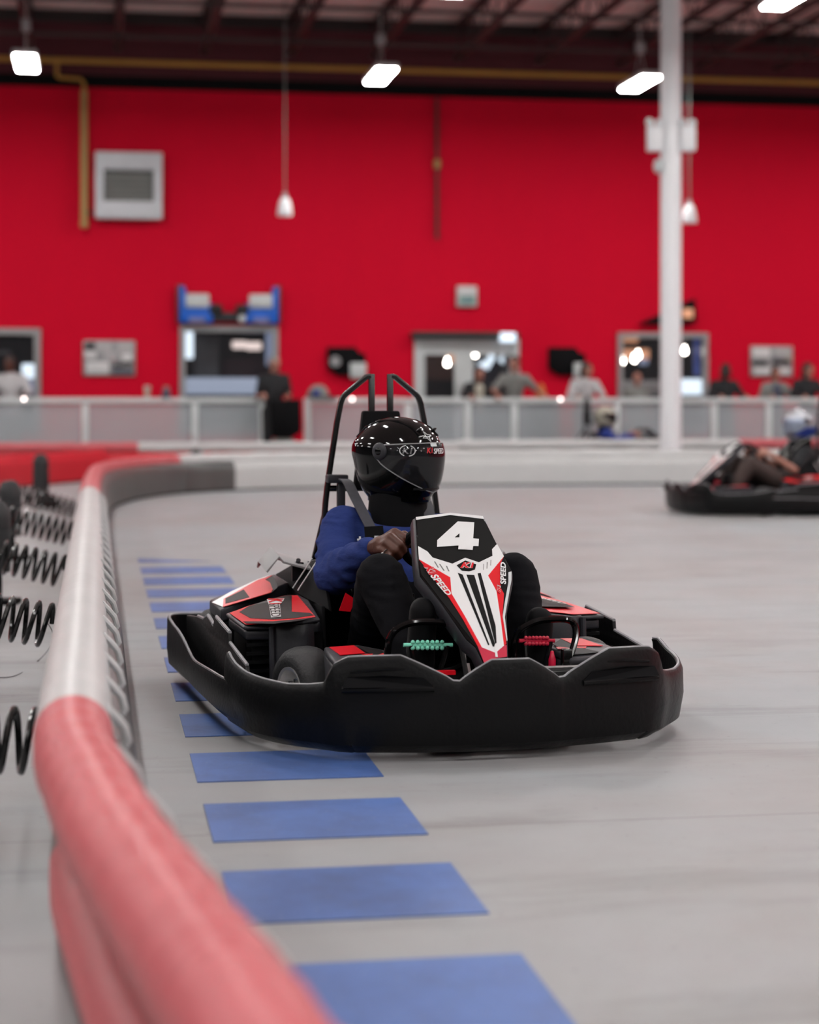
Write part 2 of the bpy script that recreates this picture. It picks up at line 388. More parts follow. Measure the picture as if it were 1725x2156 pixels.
# high-bay lamps: the photographed row, one of the next row, and the rest of the grid overhead
lz = 5.60
lroot = thing('high_bay_lamp', 'x', 'ceiling lamp', (0, 0, lz), TH, 'linear high-bay ceiling lamps')
q = MB(); q.box((0, 0, .05), (.32, 1.22, .07)); q.build('housing', 'lampw', lroot, bevel=.01)
q = MB(); q.box((0, 0, .004), (.27, 1.16, .02)); q.build('diffuser', 'lamp_on', lroot, bevel=.004)
q = MB(); q.tube([(0, -.3, .08), (0, 0, .5), (0, .3, .08)], .006, 5); q.tube([(0, 0, .5), (0, 0, ZC-lz)], .008, 5); q.build('hanger', 'lampw', lroot)
q = MB(); q.box((0, 0, .52), (.12, .12, .16)); q.build('junction_box', 'frame_grey', lroot, bevel=.01)
shown = [at(55, 134, 25.7), at(802, 161, 26.7), at(1348, 177, 27.33), at(1665, -4, 21.55)]
ltxt = ['white linear ceiling lamp hanging above the yellow drop pipe', 'white linear ceiling lamp hanging in the middle before the red wall',
        'white linear ceiling lamp hanging beside the white column', 'white linear ceiling lamp at the top edge, right of the column']
spots = [(p.x, p.y) for p in shown]
for u in (-13.8, -9.4, -5.3, -.94, 3.95, 7.7, 12.0, 16.4, 20.8):
    for v in (26.4, 20.5, 14.6, 8.7, 2.8, -3.1, -9.0):
        p = B(u, v)
        if all((p.x-a)**2+(p.y-b)**2 > 4 for a, b in spots[:4]): spots.append((p.x, p.y))
for k, (x, y) in enumerate(spots):
    o = lroot if k == 0 else copy_tree(lroot)
    o.location = (x, y, lz); o['label'] = ltxt[k] if k < 4 else 'white linear ceiling lamp of the grid over the track, outside the view'
# pipes on the back wall
v_ = V-.35; t = thing('gas_pipe', 'long yellow gas pipe running level across the top of the red wall', 'pipe', B(0, v_, 6.3), TH)
q = MB(); q.tube([(-13, 0, 0), (19, 0, -.03)], .042, 10); q.build('pipe_run', 'yellow', t)
for k in range(9):
    q = MB(); q.box((-11.5+3.6*k, .12, .02), (.05, .3, .06)); q.build('bracket', 'joist', t)
u1, _ = hall(120, 140, v_); u2, z2 = hall(177, 165, v_); _, z3 = hall(177, 478, v_)
t = thing('drop_pipe', 'tan and yellow vertical drop pipe beside the square wall vent', 'pipe', B(u2, V-.2, z3), TH)
q = MB(); q.tube([(u1-u2, -.15, 6.28-z3), (u1-u2, -.15, z2-z3+.02), (u1-u2+.05, -.15, z2-z3), (-.05, -.05, z2-z3), (0, 0, z2-z3-.05), (0, 0, 5.85-z3)], .03, 8); q.build('offset_elbow', 'yellow', t)
q = MB(); q.tube([(0, 0, 5.86-z3), (0, 0, .03)], .058, 12); q.lathe([(.0, -.0), (.05, .0), (.066, .02), (.066, .09), (.058, .1)], n=14); q.build('riser', 'tan', t)
q = MB(); q.box((.07, .12, .25), (.10, .05, .05)); q.build('bracket', 'dark', t)
u, z = hall(921, 345, V-.1); z_b = hall(921, 503, V-.1)[1]
t = thing('conduit', 'thin dark red vertical conduit down the middle of the red wall', 'conduit', B(u, V-.08, z_b), TH)
q = MB(); q.tube([(0, 0, 0), (0, 0, 5.9-z_b)], .028, 8); q.build('tube', 'joist', t)
q = MB(); q.lathe([(0, -.07), (.05, -.07), (.06, 0), (.05, .07), (0, .07)], (0, 0, z-z_b), n=12); q.build('coupling', 'tan', t)
# vent
u, z = hall(271, 392, V-.1); w_ = hall(342, 392, V-.1)[0]-hall(201, 392, V-.1)[0]
t = thing('wall_vent', 'square galvanised exhaust vent with dark louvres on the red wall', 'vent', B(u, V, z), TH)
q = MB(); s = w_/2; h = s*.62; hh = s*.47
for (cx, cz, dx, dz) in ((0, (s+hh)/2, 2*s, s-hh), (0, -(s+hh)/2, 2*s, s-hh), (-(s+h)/2-.03, 0, s-h-.06, 2*hh), ((s+h)/2+.03, 0, s-h-.06, 2*hh)):
    q.box((cx, -.12, cz), (dx, .24, dz))
q.build('hood', 'vent', t, bevel=.012)
q = MB(); q.box((0, -.06, 0), (2*s-.05, .03, 2*hh)); q.build('backing', 'greyp', t)
for k in range(5):
    q = MB(); q.box((0, -.14, -hh+.09+k*(2*hh-.1)/4.4), (2*h+.1, .10, .012), Matrix.Rotation(.8, 3, 'X')); q.box((0, -.17, -hh+.05+k*(2*hh-.1)/4.4), (2*h+.1, .012, .07)); q.build('louvre', 'cloth_grey', t)
# pendant cones on long stems
for px, py, lb in ((600, 440, 'white bell pendant hanging on a long stem left of the conduit'), (1452, 455, 'white bell pendant hanging just right of the white column')):
    d = 27.5; p = at(px, py, d); t = thing('bell_pendant', lb, 'pendant', (p.x, p.y, p.z-.10), 0, 'white bell pendants')
    q = MB(); q.lathe([(.0, .27), (.04, .265), (.07, .235), (.088, .18), (.102, .10), (.110, .02), (.104, 0), (.09, .008), (0, .02)], n=20); q.build('shade', 'column', t)
    q = MB(); q.lathe([(0, .34), (.03, .34), (.045, .26), (.0, .26)], n=12); q.build('socket', 'frame_grey', t)
    q = MB(); q.tube([(0, 0, .34), (0, 0, ZC-.1-p.z+.1)], .009, 6); q.build('stem', 'cloth_grey', t)
# white column with emergency lights
CD = 24.7; p = at(1413, 850, CD); CW = 44/FPX*CD
q = MB(); q.tube([(0, 0, 0), (0, 0, ZC)], CW/2, 28)
cob = at_origin(q.build('column', 'column'), (0, 0, 0)); cob.location = (p.x, p.y, 0)
struct(tag(cob, 'round white painted steel column', 'column'))
for sgn, px, lb in ((-1, 1379, 'white twin-head emergency light on the left side of the column'), (1, 1448, 'white twin-head emergency light on the right side of the column')):
    a = at(px, 292, CD-.05); t = thing('emergency_light', lb, 'emergency light', a, 0, 'emergency lights on the column')
    q = MB(); q.box((0, 0, 0), (.20, .16, .33)); q.build('battery_box', 'column', t, bevel=.02)
    for dx, dy in ((-.07, -.03), (.06, .02)):
        q = MB(); q.lathe([(0, -.06), (.035, -.055), (.055, .03), (.05, .05), (0, .055)], (dx, dy-.05, .2), 'y', 14); q.build('lamp_head', 'column', t)
a = at(1386, 350, CD-.05); t = thing('wall_speaker', 'small white dome fitting low on the left side of the column', 'speaker', a)
q = MB(); q.ell((0, 0, 0), (.06, .08, .095)); q.build('dome', 'rail', t); q = MB(); q.box((.05, 0, 0), (.08, .04, .05)); q.build('bracket', 'rail', t)

# ------------------------------------------------------------------ openings in the back wall
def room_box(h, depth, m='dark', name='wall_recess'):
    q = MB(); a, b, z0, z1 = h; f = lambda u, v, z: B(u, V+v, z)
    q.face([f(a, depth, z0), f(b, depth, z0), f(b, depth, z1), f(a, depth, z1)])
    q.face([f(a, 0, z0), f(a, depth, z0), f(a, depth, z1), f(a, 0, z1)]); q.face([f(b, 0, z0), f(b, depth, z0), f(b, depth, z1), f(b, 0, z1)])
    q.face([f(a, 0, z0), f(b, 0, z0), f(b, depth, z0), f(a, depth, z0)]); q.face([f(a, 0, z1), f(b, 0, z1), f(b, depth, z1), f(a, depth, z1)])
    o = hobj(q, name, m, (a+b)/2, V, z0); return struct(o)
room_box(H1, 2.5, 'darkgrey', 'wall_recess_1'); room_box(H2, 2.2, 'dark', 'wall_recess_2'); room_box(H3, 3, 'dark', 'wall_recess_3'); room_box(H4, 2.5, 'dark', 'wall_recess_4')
def frame(h, name, w, mullions=(), m='frame_grey', transom=None, gl=True):
    a, b, z0, z1 = h; t = thing(name, None, None, B((a+b)/2, V, z0), TH); struct(t); W2, Hh = (b-a)/2, z1-z0
    q = MB(); q.box((-W2+w/2, 0, Hh/2), (w, .12, Hh)); q.box((W2-w/2, 0, Hh/2), (w, .12, Hh)); q.box((0, 0, Hh-w/2), (2*W2-2*w, .12, w)); q.box((0, 0, w/2), (2*W2-2*w, .12, w))
    q.build(name.split('_')[0]+'_frame', m, t)
    for x, ww in mullions:
        q = MB(); q.box((x, 0, Hh/2), (ww, .09, Hh-2*w)); q.build('mullion', m, t)
    if gl: q = MB(); q.box((0, .01, Hh/2), (2*W2-2*w, .012, Hh-2*w)); q.build('pane', 'window_glass', t)
    return t
tag(frame(H1, 'window_1', .10), 'window opening at the far left edge with a lit screen inside', 'window')
tag(frame(H2, 'window_2', .09), 'service window under the blue and white wall display', 'window')
tag(frame(H4, 'window_3', .08), 'dark window with warm lamps inside, crossed by the white column', 'window')
# double door
a, b, z0, z1 = H3; DW, DH = b-a, z1-z0
t = thing('door_1', None, None, B((a+b)/2, V, z0), TH); struct(t); tag(t, 'white framed glass double door under the exit sign', 'door')
q = MB(); q.box((-DW/2+.05, 0, DH/2), (.10, .14, DH)); q.box((DW/2-.05, 0, DH/2), (.10, .14, DH)); q.box((0, 0, DH-.06), (DW-.2, .14, .12)); q.build('door_frame', 'rail', t)
for s_, wr in ((-1, 'rail'), (1, 'rail')):
    q = MB(); lw = (DW-.2)/2; cx = s_*lw/2; st = .22 if s_ < 0 else .13
    wl, wr_ = (.07, .20) if s_ < 0 else (.10, .05)
    q.box((cx-lw/2+wl/2, 0, DH/2-.06), (wl, .06, DH-.14)); q.box((cx+lw/2-wr_/2, 0, DH/2-.06), (wr_, .06, DH-.14)); q.box((cx+(wl-wr_)/2, 0, DH-.19), (lw-wl-wr_, .06, .14)); q.box((cx+(wl-wr_)/2, 0, .15), (lw-wl-wr_, .06, .3))
    q.build('leaf', wr, t)
    q = MB(); q.box((cx+(wl-wr_)/2, 0, DH/2+.02), (lw-wl-wr_, .012, DH-.56)); q.build('pane', 'window_glass', t)
    q = MB(); q.tube([(cx-s_*(lw/2-.1), -.07, .9), (cx-s_*(lw/2-.1), -.07, 1.3)], .015, 8); q.build('handle', 'steel', t)
ua, za = hall(868, 698, V-.15); ub, zb = hall(1092, 714, V-.15)
q = MB(); hbox(q, (ua+ub)/2, V-.11, (za+zb)/2, ub-ua, .2, za-zb)
tag(hobj(q, 'door_header_box', 'dark', (ua+ub)/2, V-.1, zb, bevel=.01), 'black roller shutter box above the glass double door', 'shutter box')
# lit things inside the openings
def inside(name, x0, y0, x1, y1, m, lb, cat, off=.6, th=.06, grp=None, bev=.02):
    ua, za = hall(x0, y0, V+off); ub, zb = hall(x1, y1, V+off); q = MB(); hbox(q, (ua+ub)/2, V+off+th/2, (za+zb)/2, ub-ua, th, za-zb)
    return tag(hobj(q, name, m, (ua+ub)/2, V+off, zb, bevel=bev), lb, cat, grp)
inside('monitor', 46, 766, 92, 797, 'screen', 'glowing white monitor inside the far left window', 'monitor', .25)
inside('display_case', 52, 800, 92, 832, 'screen_dim', 'pale blue display case below the glowing monitor', 'display case', .25, .3)
inside('wall_cable_tray', -10, 738, 22, 746, 'frame_grey', 'short grey bar high inside the far left window', 'bar', .9)
inside('illuminated_poster', 380, 693, 407, 755, 'screen', 'narrow pale blue lit poster in the service window', 'poster', .08, .03)['x'] = 1
inside('grey_partition', 409, 690, 460, 800, 'darkgrey', 'dark grey partition at the left of the service window', 'partition', .5, .05)
inside('wall_banner', 560, 700, 583, 770, 'screen_dim', 'dim blue banner at the right of the service window', 'banner', .25, .03)
inside('light_strip', 505, 686, 585, 700, 'screen_dim', 'dim violet light strip at the top of the service window', 'light strip', .3, .04)
inside('counter_front', 378, 795, 572, 830, 'counter', 'pale blue lit counter front in the service window', 'counter', .15, .4)
inside('oval_sign', 489, 718, 520, 734, mat('warm_white_sign', (.02, .02, .02), emit=(1, .82, .78), es=1.1), 'glowing warm white oval sign, the left one of two', 'sign', 1.2, .05, 'oval signs in the service window', .09)
inside('oval_sign', 519, 720, 551, 737, mat('warm_white_sign_b', (.02, .02, .02), emit=(1, .82, .78), es=1.1), 'glowing warm white oval sign, the right one of two', 'sign', 1.2, .05, 'oval signs in the service window', .09)
inside('maroon_panel', 468, 756, 566, 796, mat('maroon', (.06, .008, .02), .6), 'dark maroon panel behind the service window', 'panel', 1.4, .05)
inside('brown_partition', 889, 742, 960, 800, mat('brown', (.11, .035, .02), .6), 'brown partition behind the left door leaf', 'partition', 1.6, .05)
inside('grey_back_panel', 955, 735, 1010, 800, 'rail', 'pale panel behind the middle of the double door', 'panel', 2.2, .05)
t = None
for (x, y, lb) in ((935, 737, 'glowing ceiling bulb, upper one behind the left door leaf'), (942, 765, 'glowing ceiling bulb, lower one behind the left door leaf'),
                   (1001, 746, 'glowing bulb behind the right door leaf, nearer the middle'), (1037, 738, 'glowing bulb behind the right door leaf, nearer the frame'),
                   (1297, 762, 'glowing bulb in the right window, leftmost of its pair'), (1311, 761, 'glowing bulb in the right window, rightmost of its pair'),
                   (1336, 757, 'glowing bulb in the right window, lower one of its pair'), (1344, 749, 'glowing bulb in the right window, upper one of its pair'),
                   (1442, 740, 'single glowing bulb just right of the white column')):
    u, z = hall(x, y, V+.5); q = MB(); q.ell((0, 0, 0), (.035, .035, .04)); q.lathe([(.0, .09), (.012, .09), (.018, .03), (0, .03)], n=8)
    o = q.build('light_bulb', 'bulb'); o.location = B(u, V+.5, z); tag(o, lb, 'light bulb', 'bulbs seen through the openings')
inside('orange_sign', 1303, 735, 1368, 757, 'orange_glow', 'blurred orange lit sign in the right window', 'sign', 1.2, .05)
inside('orange_strip', 1300, 712, 1345, 720, 'orange_glow', 'thin orange light strip at the top of the right window', 'light strip', 1.2, .04)
inside('blue_screen', 1346, 755, 1366, 768, 'screen_dim', 'small blue screen under the orange sign', 'screen', .9, .04)
inside('blue_banner', 1462, 712, 1486, 790, mat('navy_banner', (.02, .03, .12), emit=(.1, .15, .5), es=.35), 'dark blue banner in the right window beside its frame', 'banner', .4, .04)
inside('service_counter', 1297, 801, 1394, 832, 'frame_grey', 'grey counter in the right window, left of the column', 'counter', .1, .4)
inside('lit_counter', 1437, 798, 1487, 831, 'screen', 'glowing pale blue counter right of the column', 'counter', .1, .4)
inside('orange_glow_sign', 943, 738, 968, 765, mat('peach_sign', (.02, .02, .02), emit=(1, .5, .3), es=.8), 'peach coloured lit sign behind the left door leaf', 'sign', 1.2, .04)
inside('navy_board', 1000, 738, 1082, 832, mat('navy_board', (.02, .025, .045), .5), 'dark navy board behind the right door leaf', 'board', 1.5, .05)
for (x0, y0, x1, y1, lb) in ((1003, 765, 1022, 778, 'slanted pale blue light tube behind the door, lowest'), (1022, 748, 1038, 775, 'slanted pale blue light tube behind the door, middle'), (1055, 742, 1072, 762, 'slanted pale blue light tube behind the door, beside the frame')):
    ua, za = hall(x0, y1, V+1.2); ub, zb = hall(x1, y0, V+1.2); q = MB(); q.tube([B(ua, V+1.2, za), B(ub, V+1.2, zb)], .055, 8)
    tag(hobj(q, 'light_tube', 'screen', ua, V+1.2, za), lb, 'light tube', 'light tubes behind the double door')
inside('lit_sign', 1053, 700, 1087, 720, 'screen', 'pale blue lit sign at the top right of the double door', 'sign', -.22, .05)
# exit sign
u, z = hall(983, 624, V-.05); t = thing('exit_sign', 'small white and green exit sign above the double door', 'exit sign', B(u, V-.05, z), TH)
q = MB(); q.box((0, 0, 0), (.33, .09, .33)); q.build('casing', 'rail', t, bevel=.015)
q = MB(); q.box((0, -.05, .08), (.27, .01, .13)); q.build('white_panel', 'white', t)
q = MB(); q.box((0, -.05, -.06), (.27, .01, .14)); q.build('picture_panel', mat('pale_green', (.30, .50, .46), .4), t)
q = MB(); q.tube([(-.03, -.058, -.10), (-.005, -.058, -.06), (.02, -.058, -.10)], .009, 6); q.tube([(-.005, -.058, -.06), (0, -.058, -.02)], .011, 6); q.ell((.004, -.058, 0), (.012, .004, .012)); q.build('running_figure', 'cloth_blue', t)
# posters
def poster(px, py, w, h, lb, seed):
    u, z = hall(px, py, V-.03); t = thing('wall_poster', lb, 'poster', B(u, V-.03, z), TH, 'karting posters on the red wall'); s = V/CT/FPX
    w, h = w*s*.98, h*s*.98
    q = MB(); q.box((0, 0, 0), (w, .03, h)); q.build('board', 'frame_grey', t, bevel=.008)
    rnd = random.Random(seed)
    def patch(x, zz, ww, hh, m):
        q = MB(); q.box((x*w, -.02, zz*h), (ww*w, .006, hh*h)); q.build('printed_patch', m, t, bevel=.01)
    if seed == 1:
        for a in ((-.37, .34, .2, .2, 'darkgrey'), (-.1, .3, .3, .28, 'cloth_white'), (.3, .28, .28, .34, 'cloth_white'), (-.36, .08, .22, .2, 'white'), (.02, .05, .26, .26, 'cloth_white'), (.34, .02, .2, .22, 'decal_white'),
                  (-.22, -.28, .44, .34, 'white'), (.18, -.2, .2, .12, 'darkgrey'), (.36, -.15, .2, .12, 'dark'), (.26, -.38, .4, .12, 'denim'), (.08, -.04, .06, .06, 'decal_red')): patch(*a)
    else:
        for a in ((-.25, .28, .42, .3, 'white'), (.25, .3, .36, .22, 'cloth_white'), (-.3, -.05, .36, .16, 'darkgrey'), (.22, -.02, .42, .16, 'dark'), (0, -.32, .86, .22, 'white'), (.1, .05, .12, .12, 'denim'), (.42, .12, .1, .2, 'cream')): patch(*a)
poster(230, 754, 108, 74, 'grey and white printed picture panel left of the service window', 1)
poster(1625, 761, 98, 68, 'grey and white printed picture panel right of the dark window', 2)
# black angular wall boards
for px, lb in ((731, 'black angular wall-mounted unit left of the double door'), (1196, 'black angular wall-mounted unit right of the double door')):
    u, z = hall(px, 762, V-.1); t = thing('wall_unit', lb, 'wall unit', B(u, V-.1, z), TH, 'angular wall units'); s = V/CT/FPX
    q = MB(); q.prism([((x-731)*s, .0, (762-y)*s) for x, y in ((690, 731), (748, 731), (757, 742), (770, 745), (770, 790), (712, 790), (690, 776))], (0, .09, 0)); q.build('casing', 'black_soft', t, bevel=.01)
    q = MB(); q.box((23*s, -.03, -18*s), (34*s if px < 800 else 22*s, .05, 32*s)); q.build('white_label', 'rail', t, bevel=.02)
    if px < 800: q = MB(); q.lathe([(0, -.03), (.085, -.03), (.085, 0), (0, 0)], (-25*s, 0, 1*s), 'y', 18); q.build('round_badge', 'frame_grey', t)
# blue and white wall display above the service window (two mirrored fairings on a beam)
u, z = hall(482, 680, V-.1); s = V/CT/FPX; t = thing('fairing_display', 'blue and white twin bodywork display above the service window', 'display', B(u, V-.05, z), TH)
for sg in (-1, 1):
    g = lambda L: [(sg*x*s, 0, (680-y)*s) for x, y in L]
    q = MB(); q.prism(g([(107, 602), (92, 602), (86, 622), (85, 640), (36, 640), (36, 682), (107, 682)]), (0, -.10, 0)); q.build('fairing', 'greyp', t, bevel=.02)
    q = MB(); q.prism([(x, -.10, zz) for x, _, zz in g([(101, 606), (90, 606), (88, 640), (34, 640), (34, 680), (101, 680)])], (0, -.03, 0)); q.build('blue_face', 'blue', t, bevel=.01)
    q = MB(); q.box((sg*65*s, -.15, 45*s), (48*s, .05, 28*s)); q.build('white_plate', 'rail', t, bevel=.03)
    q = MB(); q.box((sg*66*s, -.14, 5*s), (34*s, .02, 11*s)); q.build('pale_label', mat('lilac_label', (.25, .27, .55), .5), t)
    q = MB(); q.lathe([(0, -.1), (.06, -.1), (.09, -.06), (.09, .06), (.06, .1), (0, .1)], (sg*27*s, -.1, 27*s), 'x', 18); q.build('wheel', 'tire', t)
q = MB(); q.box((0, -.06, 12*s), (72*s, .1, 18*s)); q.build('beam', 'greyp', t, bevel=.01)
q = MB(); q.ell((26*s, -.2, 8*s), (.06, .03, .06)); q.build('hub_light', 'rail', t)
# black wing with orange mark
u, z = hall(1405, 660, V-.1); t = thing('wing_sign', 'black wing-shaped sign with an orange lit mark behind the column', 'sign', B(u, V-.05, z), TH)
q = MB(); q.prism([((x-1405)*s, 0, (660-y)*s) for x, y in ((1342, 683), (1385, 664), (1437, 640), (1466, 627), (1470, 678), (1437, 684))], (0, -.08, 0)); q.build('wing', 'black_soft', t, bevel=.01)
q = MB(); q.box(((1449-1405)*s, -.1, (660-660)*s), (24*s, .03, 20*s)); q.build('orange_mark', 'orange_glow', t, bevel=.03)
# ================================================================== TRACK FURNITURE
# floor stripes: .457 x .415 m, one every .693 m, running along the barrier
for k in range(-2, 12):
    v1 = 4.755+.693*k; q = MB(); w0, w1 = .2635, .2635+.497
    if k == 11: q.prism([B(w0, v1-.30, .0005), B(w1-.05, v1-.30, .0005), B(w0, v1, .0005)], (0, 0, .0022))
    else: q.prism([B(w0, v1-.415, .0005), B(w1, v1-.415, .0005), B(w1, v1, .0005), B(w0, v1, .0005)], (0, 0, .0022))
    o = hobj(q, 'floor_marking', 'blue_paint', w0, v1, .0005); struct(tag(o, 'blue painted stripe of the row on the track floor', 'floor marking', 'blue floor stripes'))

def barrier(name, label, path, mt, mf, loops=0, lower='face_red', face=True, group='track barrier sections', zc=.356, r=.076, side=1, low=True):
    P = spline(path, 8); P = [Vector((x, y, 0)) for x, y in P]; c = P[len(P)//2].copy()
    n_ = []
    for i in range(len(P)):
        t_ = (P[min(i+1, len(P)-1)]-P[max(i-1, 0)]).normalized(); n_.append(Vector((t_.y, -t_.x, 0))*side)
    t = thing(name, label, 'track barrier', c, 0, group)
    rel = [p-c for p in P]; sag = lambda i: Vector((0, 0, .004*math.sin(i*1.7)))
    q = MB(); q.tube([p+Vector((0, 0, zc))+sag(i) for i, p in enumerate(rel)], r, 24); q.build('top_tube', mt, t, smooth=60)
    if face:
        rows = [[p+n*o+Vector((0, 0, z)) for o, z in ((.135, 0.004), (.13, .03), (.13, .24), (.115, .30), (.075, .338), (.055, .338), (.10, .29), (.118, .24), (.118, .004))] for p, n in zip(rel, n_)]
        q = MB(); q.grid(rows, True); q.build('face_panel', mf, t, smooth=50)
        q = MB(); q.tube([p+n*.137+Vector((0, 0, .012)) for p, n in zip(rel, n_)], .010, 6); q.build('foot_seal', 'black_soft', t)
    if low: q = MB(); q.tube([p+n*.022+Vector((0, 0, .102)) for p, n in zip(rel, n_)], r*.90, 18); q.build('lower_tube', lower, t, smooth=60)
    if loops:
        acc = 0; nx = .1; 
        for i in range(len(rel)-1):
            L_ = (rel[i+1]-rel[i]).length
            while acc+L_ > nx:
                f = (nx-acc)/L_; p = rel[i].lerp(rel[i+1], f); n = n_[i]; nx += loops
                tt = (rel[i+1]-rel[i]).normalized()
                q = MB(); q.tube([p+n*(.060)+Vector((0, 0, .395))-tt*.0, p+n*.082+Vector((0, 0, .372)), p+n*.100+Vector((0, 0, .350)), p+n*.108+Vector((0, 0, .322)), p+n*.095+Vector((0, 0, .305))], .009, 7)
                q.build('lacing_loop', 'tube_white', t)
            acc += L_
    return t
mk = M
barrier('track_barrier', 'red tarpaulin tube barrier curving through the near left corner', [(.42, .62), (.08, 1.2), (-.03, 1.5), (-.178, 1.972), (-.227, 2.125), (-.326, 2.444), (-.430, 2.782), (-.518, 3.107), (-.60, 3.42), (-.655, 3.70)], 'tube_red', 'face_dark', .40, 'tube_red')
pth = [(-.655, 3.70)]+[(-.045-.165*d-(.004 if d < 4 else 0), d) for d in (4.2, 5.2, 6.5, 8, 10, 12, 13.0)]
barrier('track_barrier', 'long straight white tube barrier with laced dark face beside the blue stripes', pth, 'tube_white', 'face_dark', .40, 'face_dark')
barrier('track_barrier', 'red tube barrier bend at the far left where the track turns', [(-.045-.165*13, 13.0), (-2.50, 14.9), (-2.82, 17.0), (-2.98, 18.3), (-2.98, 19.6), (-2.86, 20.5), (-2.62, 21.25)], 'tube_red', 'face_dark', 0, 'face_dark')
barrier('track_barrier', 'short white tube barrier with dark face after the red bend', [(-2.62, 21.25), (-2.38, 21.6), (-2.08, 21.88)], 'tube_white', 'face_dark', 0, 'face_dark')
barrier('track_barrier', 'all-white tube barrier along the far side of the track', [(-2.08, 21.88), (-1.4, 22.42), (-.4, 22.9), (.6, 23.22), (1.9, 23.45), (3.2, 23.6), (4.6, 23.8)], 'tube_white', 'tube_white', 0, 'tube_white')
barrier('track_barrier', 'white tube barrier behind the second kart', [(4.6, 23.8), (6.2, 24.05), (8.4, 24.5)], 'tube_white', 'tube_white', 0, 'tube_white')
# farther barrier in front of the railing
def fb(px, d): p = at(px, 850, d); return (p.x, p.y)
DF = 26.35; fd = lambda px: DF/(1-(px-CX)/FPX*.165)
def fpath(a, b, n=4): return [fb(a+(b-a)*k/n, fd(a+(b-a)*k/n)) for k in range(n+1)]
barrier('track_barrier', 'far red barrier with pink tube top in front of the railing, left part', fpath(-260, 291), 'tube_red', 'face_red', 0, 'face_red', zc=.40)
barrier('track_barrier', 'far barrier with white tube over red face behind the first driver', fpath(291, 964), 'tube_white', 'face_red', 0, 'face_red', zc=.40)
barrier('track_barrier', 'far all-white barrier in front of the railing by the column', fpath(964, 1556), 'tube_white', 'tube_white', 0, 'tube_white', zc=.42)
barrier('track_barrier', 'far red-topped barrier at the right edge behind the second driver', fpath(1556, 1990), 'tube_red', 'tube_white', 0, 'tube_white', zc=.42)
barrier('track_barrier', 'slumping red tarpaulin barrier at the left edge beyond the springs', [fb(-150, 20.5), fb(-40, 21.8), fb(90, 23.6), fb(215, 25.2)], 'face_red', 'face_red', 0, 'face_red', zc=.30, r=.09)
# coil springs behind the barrier and the rubber-sleeved posts that hold them
def spring(a, b, rad, wire, turns, label):
    a, b = Vector(a), Vector(b); ax = b-a; L_ = ax.length; ax.normalize()
    x = ax.cross(Vector((0, 0, 1))).normalized(); y = x.cross(ax); pts = []; N = int(turns*18)
    for i in range(N+1):
        t_ = i/N; w = 2*math.pi*turns*t_; pts.append(ax*L_*t_ + x*math.cos(w)*rad + y*math.sin(w)*rad)
    q = MB(); q.tube(pts, wire, 7); o = q.build('coil_spring', 'steel_black'); o.location = a
    return tag(o, label, 'spring', 'coil springs bracing the barrier')
ord_ = ['nearest the lens', 'second nearest the lens', 'third from the lens', 'fourth from the lens', 'fifth from the lens, by the far rubber post']
for i, (px, py, d, ln, tn) in enumerate(((72, 1560, 4.55, .52, 10.3), (108, 1318, 6.75, .62, 13.5), (134, 1203, 9.0, .70, 15.5), (150, 1124, 11.5, .42, 9.6), (158, 1074, 14.6, .40, 9.2))):
    e = at(px, py, d); z = e.z; e = Vector((e.x, e.y, e.z))
    s_ = e - Vector((CT, ST, 0))*ln + Vector((0, 0, [.03, .10, .13, .13, .15][i]*ln/.5))
    spring(s_, e, .074, .0090, tn, 'black steel coil spring behind the barrier, '+ord_[i])
e = at(62, 1043, 15.6); spring(e-Vector((CT, ST, 0))*.3+Vector((0, 0, .05)), e, .08, .009, 5, 'short black coil spring left of the far rubber post')
def post(px, ytop, d, lb, r=.072):
    p = at(px, 850, d); ztop = EYE-(ytop-HY)/FPX*d
    t = thing('rubber_post', lb, 'post', (p.x, p.y, 0), 0, 'black rubber posts behind the barrier')
    q = MB(); q.lathe([(0, ztop), (r*.55, ztop-.012), (r*.92, ztop-.05), (r, ztop-.10), (r*.97, ztop-.14), (0, ztop-.14)], n=22); q.build('cap', 'tire', t)
    q = MB(); q.lathe([(0, ztop-.142), (r*.98, ztop-.142), (r*1.02, ztop-.2), (r*.97, max(.12, ztop-.36)), (0, max(.12, ztop-.36))], n=22); q.build('sleeve', 'tire', t)
    q = MB(); q.tube([(0, 0, .02), (0, 0, ztop-.3)], .03, 10); q.build('stem', 'steel_black', t)
    q = MB(); q.box((.03, 0, .012), (.24 if d > 16 else .16, .16, .024));
    if d > 16: q.prism([(0, -.01, .02), (.2, -.01, .02), (0, -.01, .22)], (0, .02, 0))
    q.build('foot_plate', 'black_soft', t)
post(86, 955, 18.3, 'black rubber post with rounded cap, farthest of the three by the left edge', .078)
post(22, 1010, 12.2, 'black rubber post at the left edge, middle of the three')
post(-8, 1052, 9.5, 'black rubber post half cut off by the left edge, nearest of the three')
post(414, 944, 25.2, 'black rubber post peeking over the white barrier right of the red bend', .09)
# loose wire
p0, p1, p2, p3 = floor_at(-40, 1424, .004), floor_at(28, 1424, .004), floor_at(82, 1390, .004), at(113, 1345, 6.9)
p4 = at(96, 1305, 6.95)
q = MB(); q.tube([Vector(x) for x in spline([tuple(p) for p in (p0, p1, p2, p3, p4)], 8)], .0016, 5)
tag(q.build('loose_wire', 'steel_black'), 'thin dark wire looping over the floor by the second coil spring', 'wire')
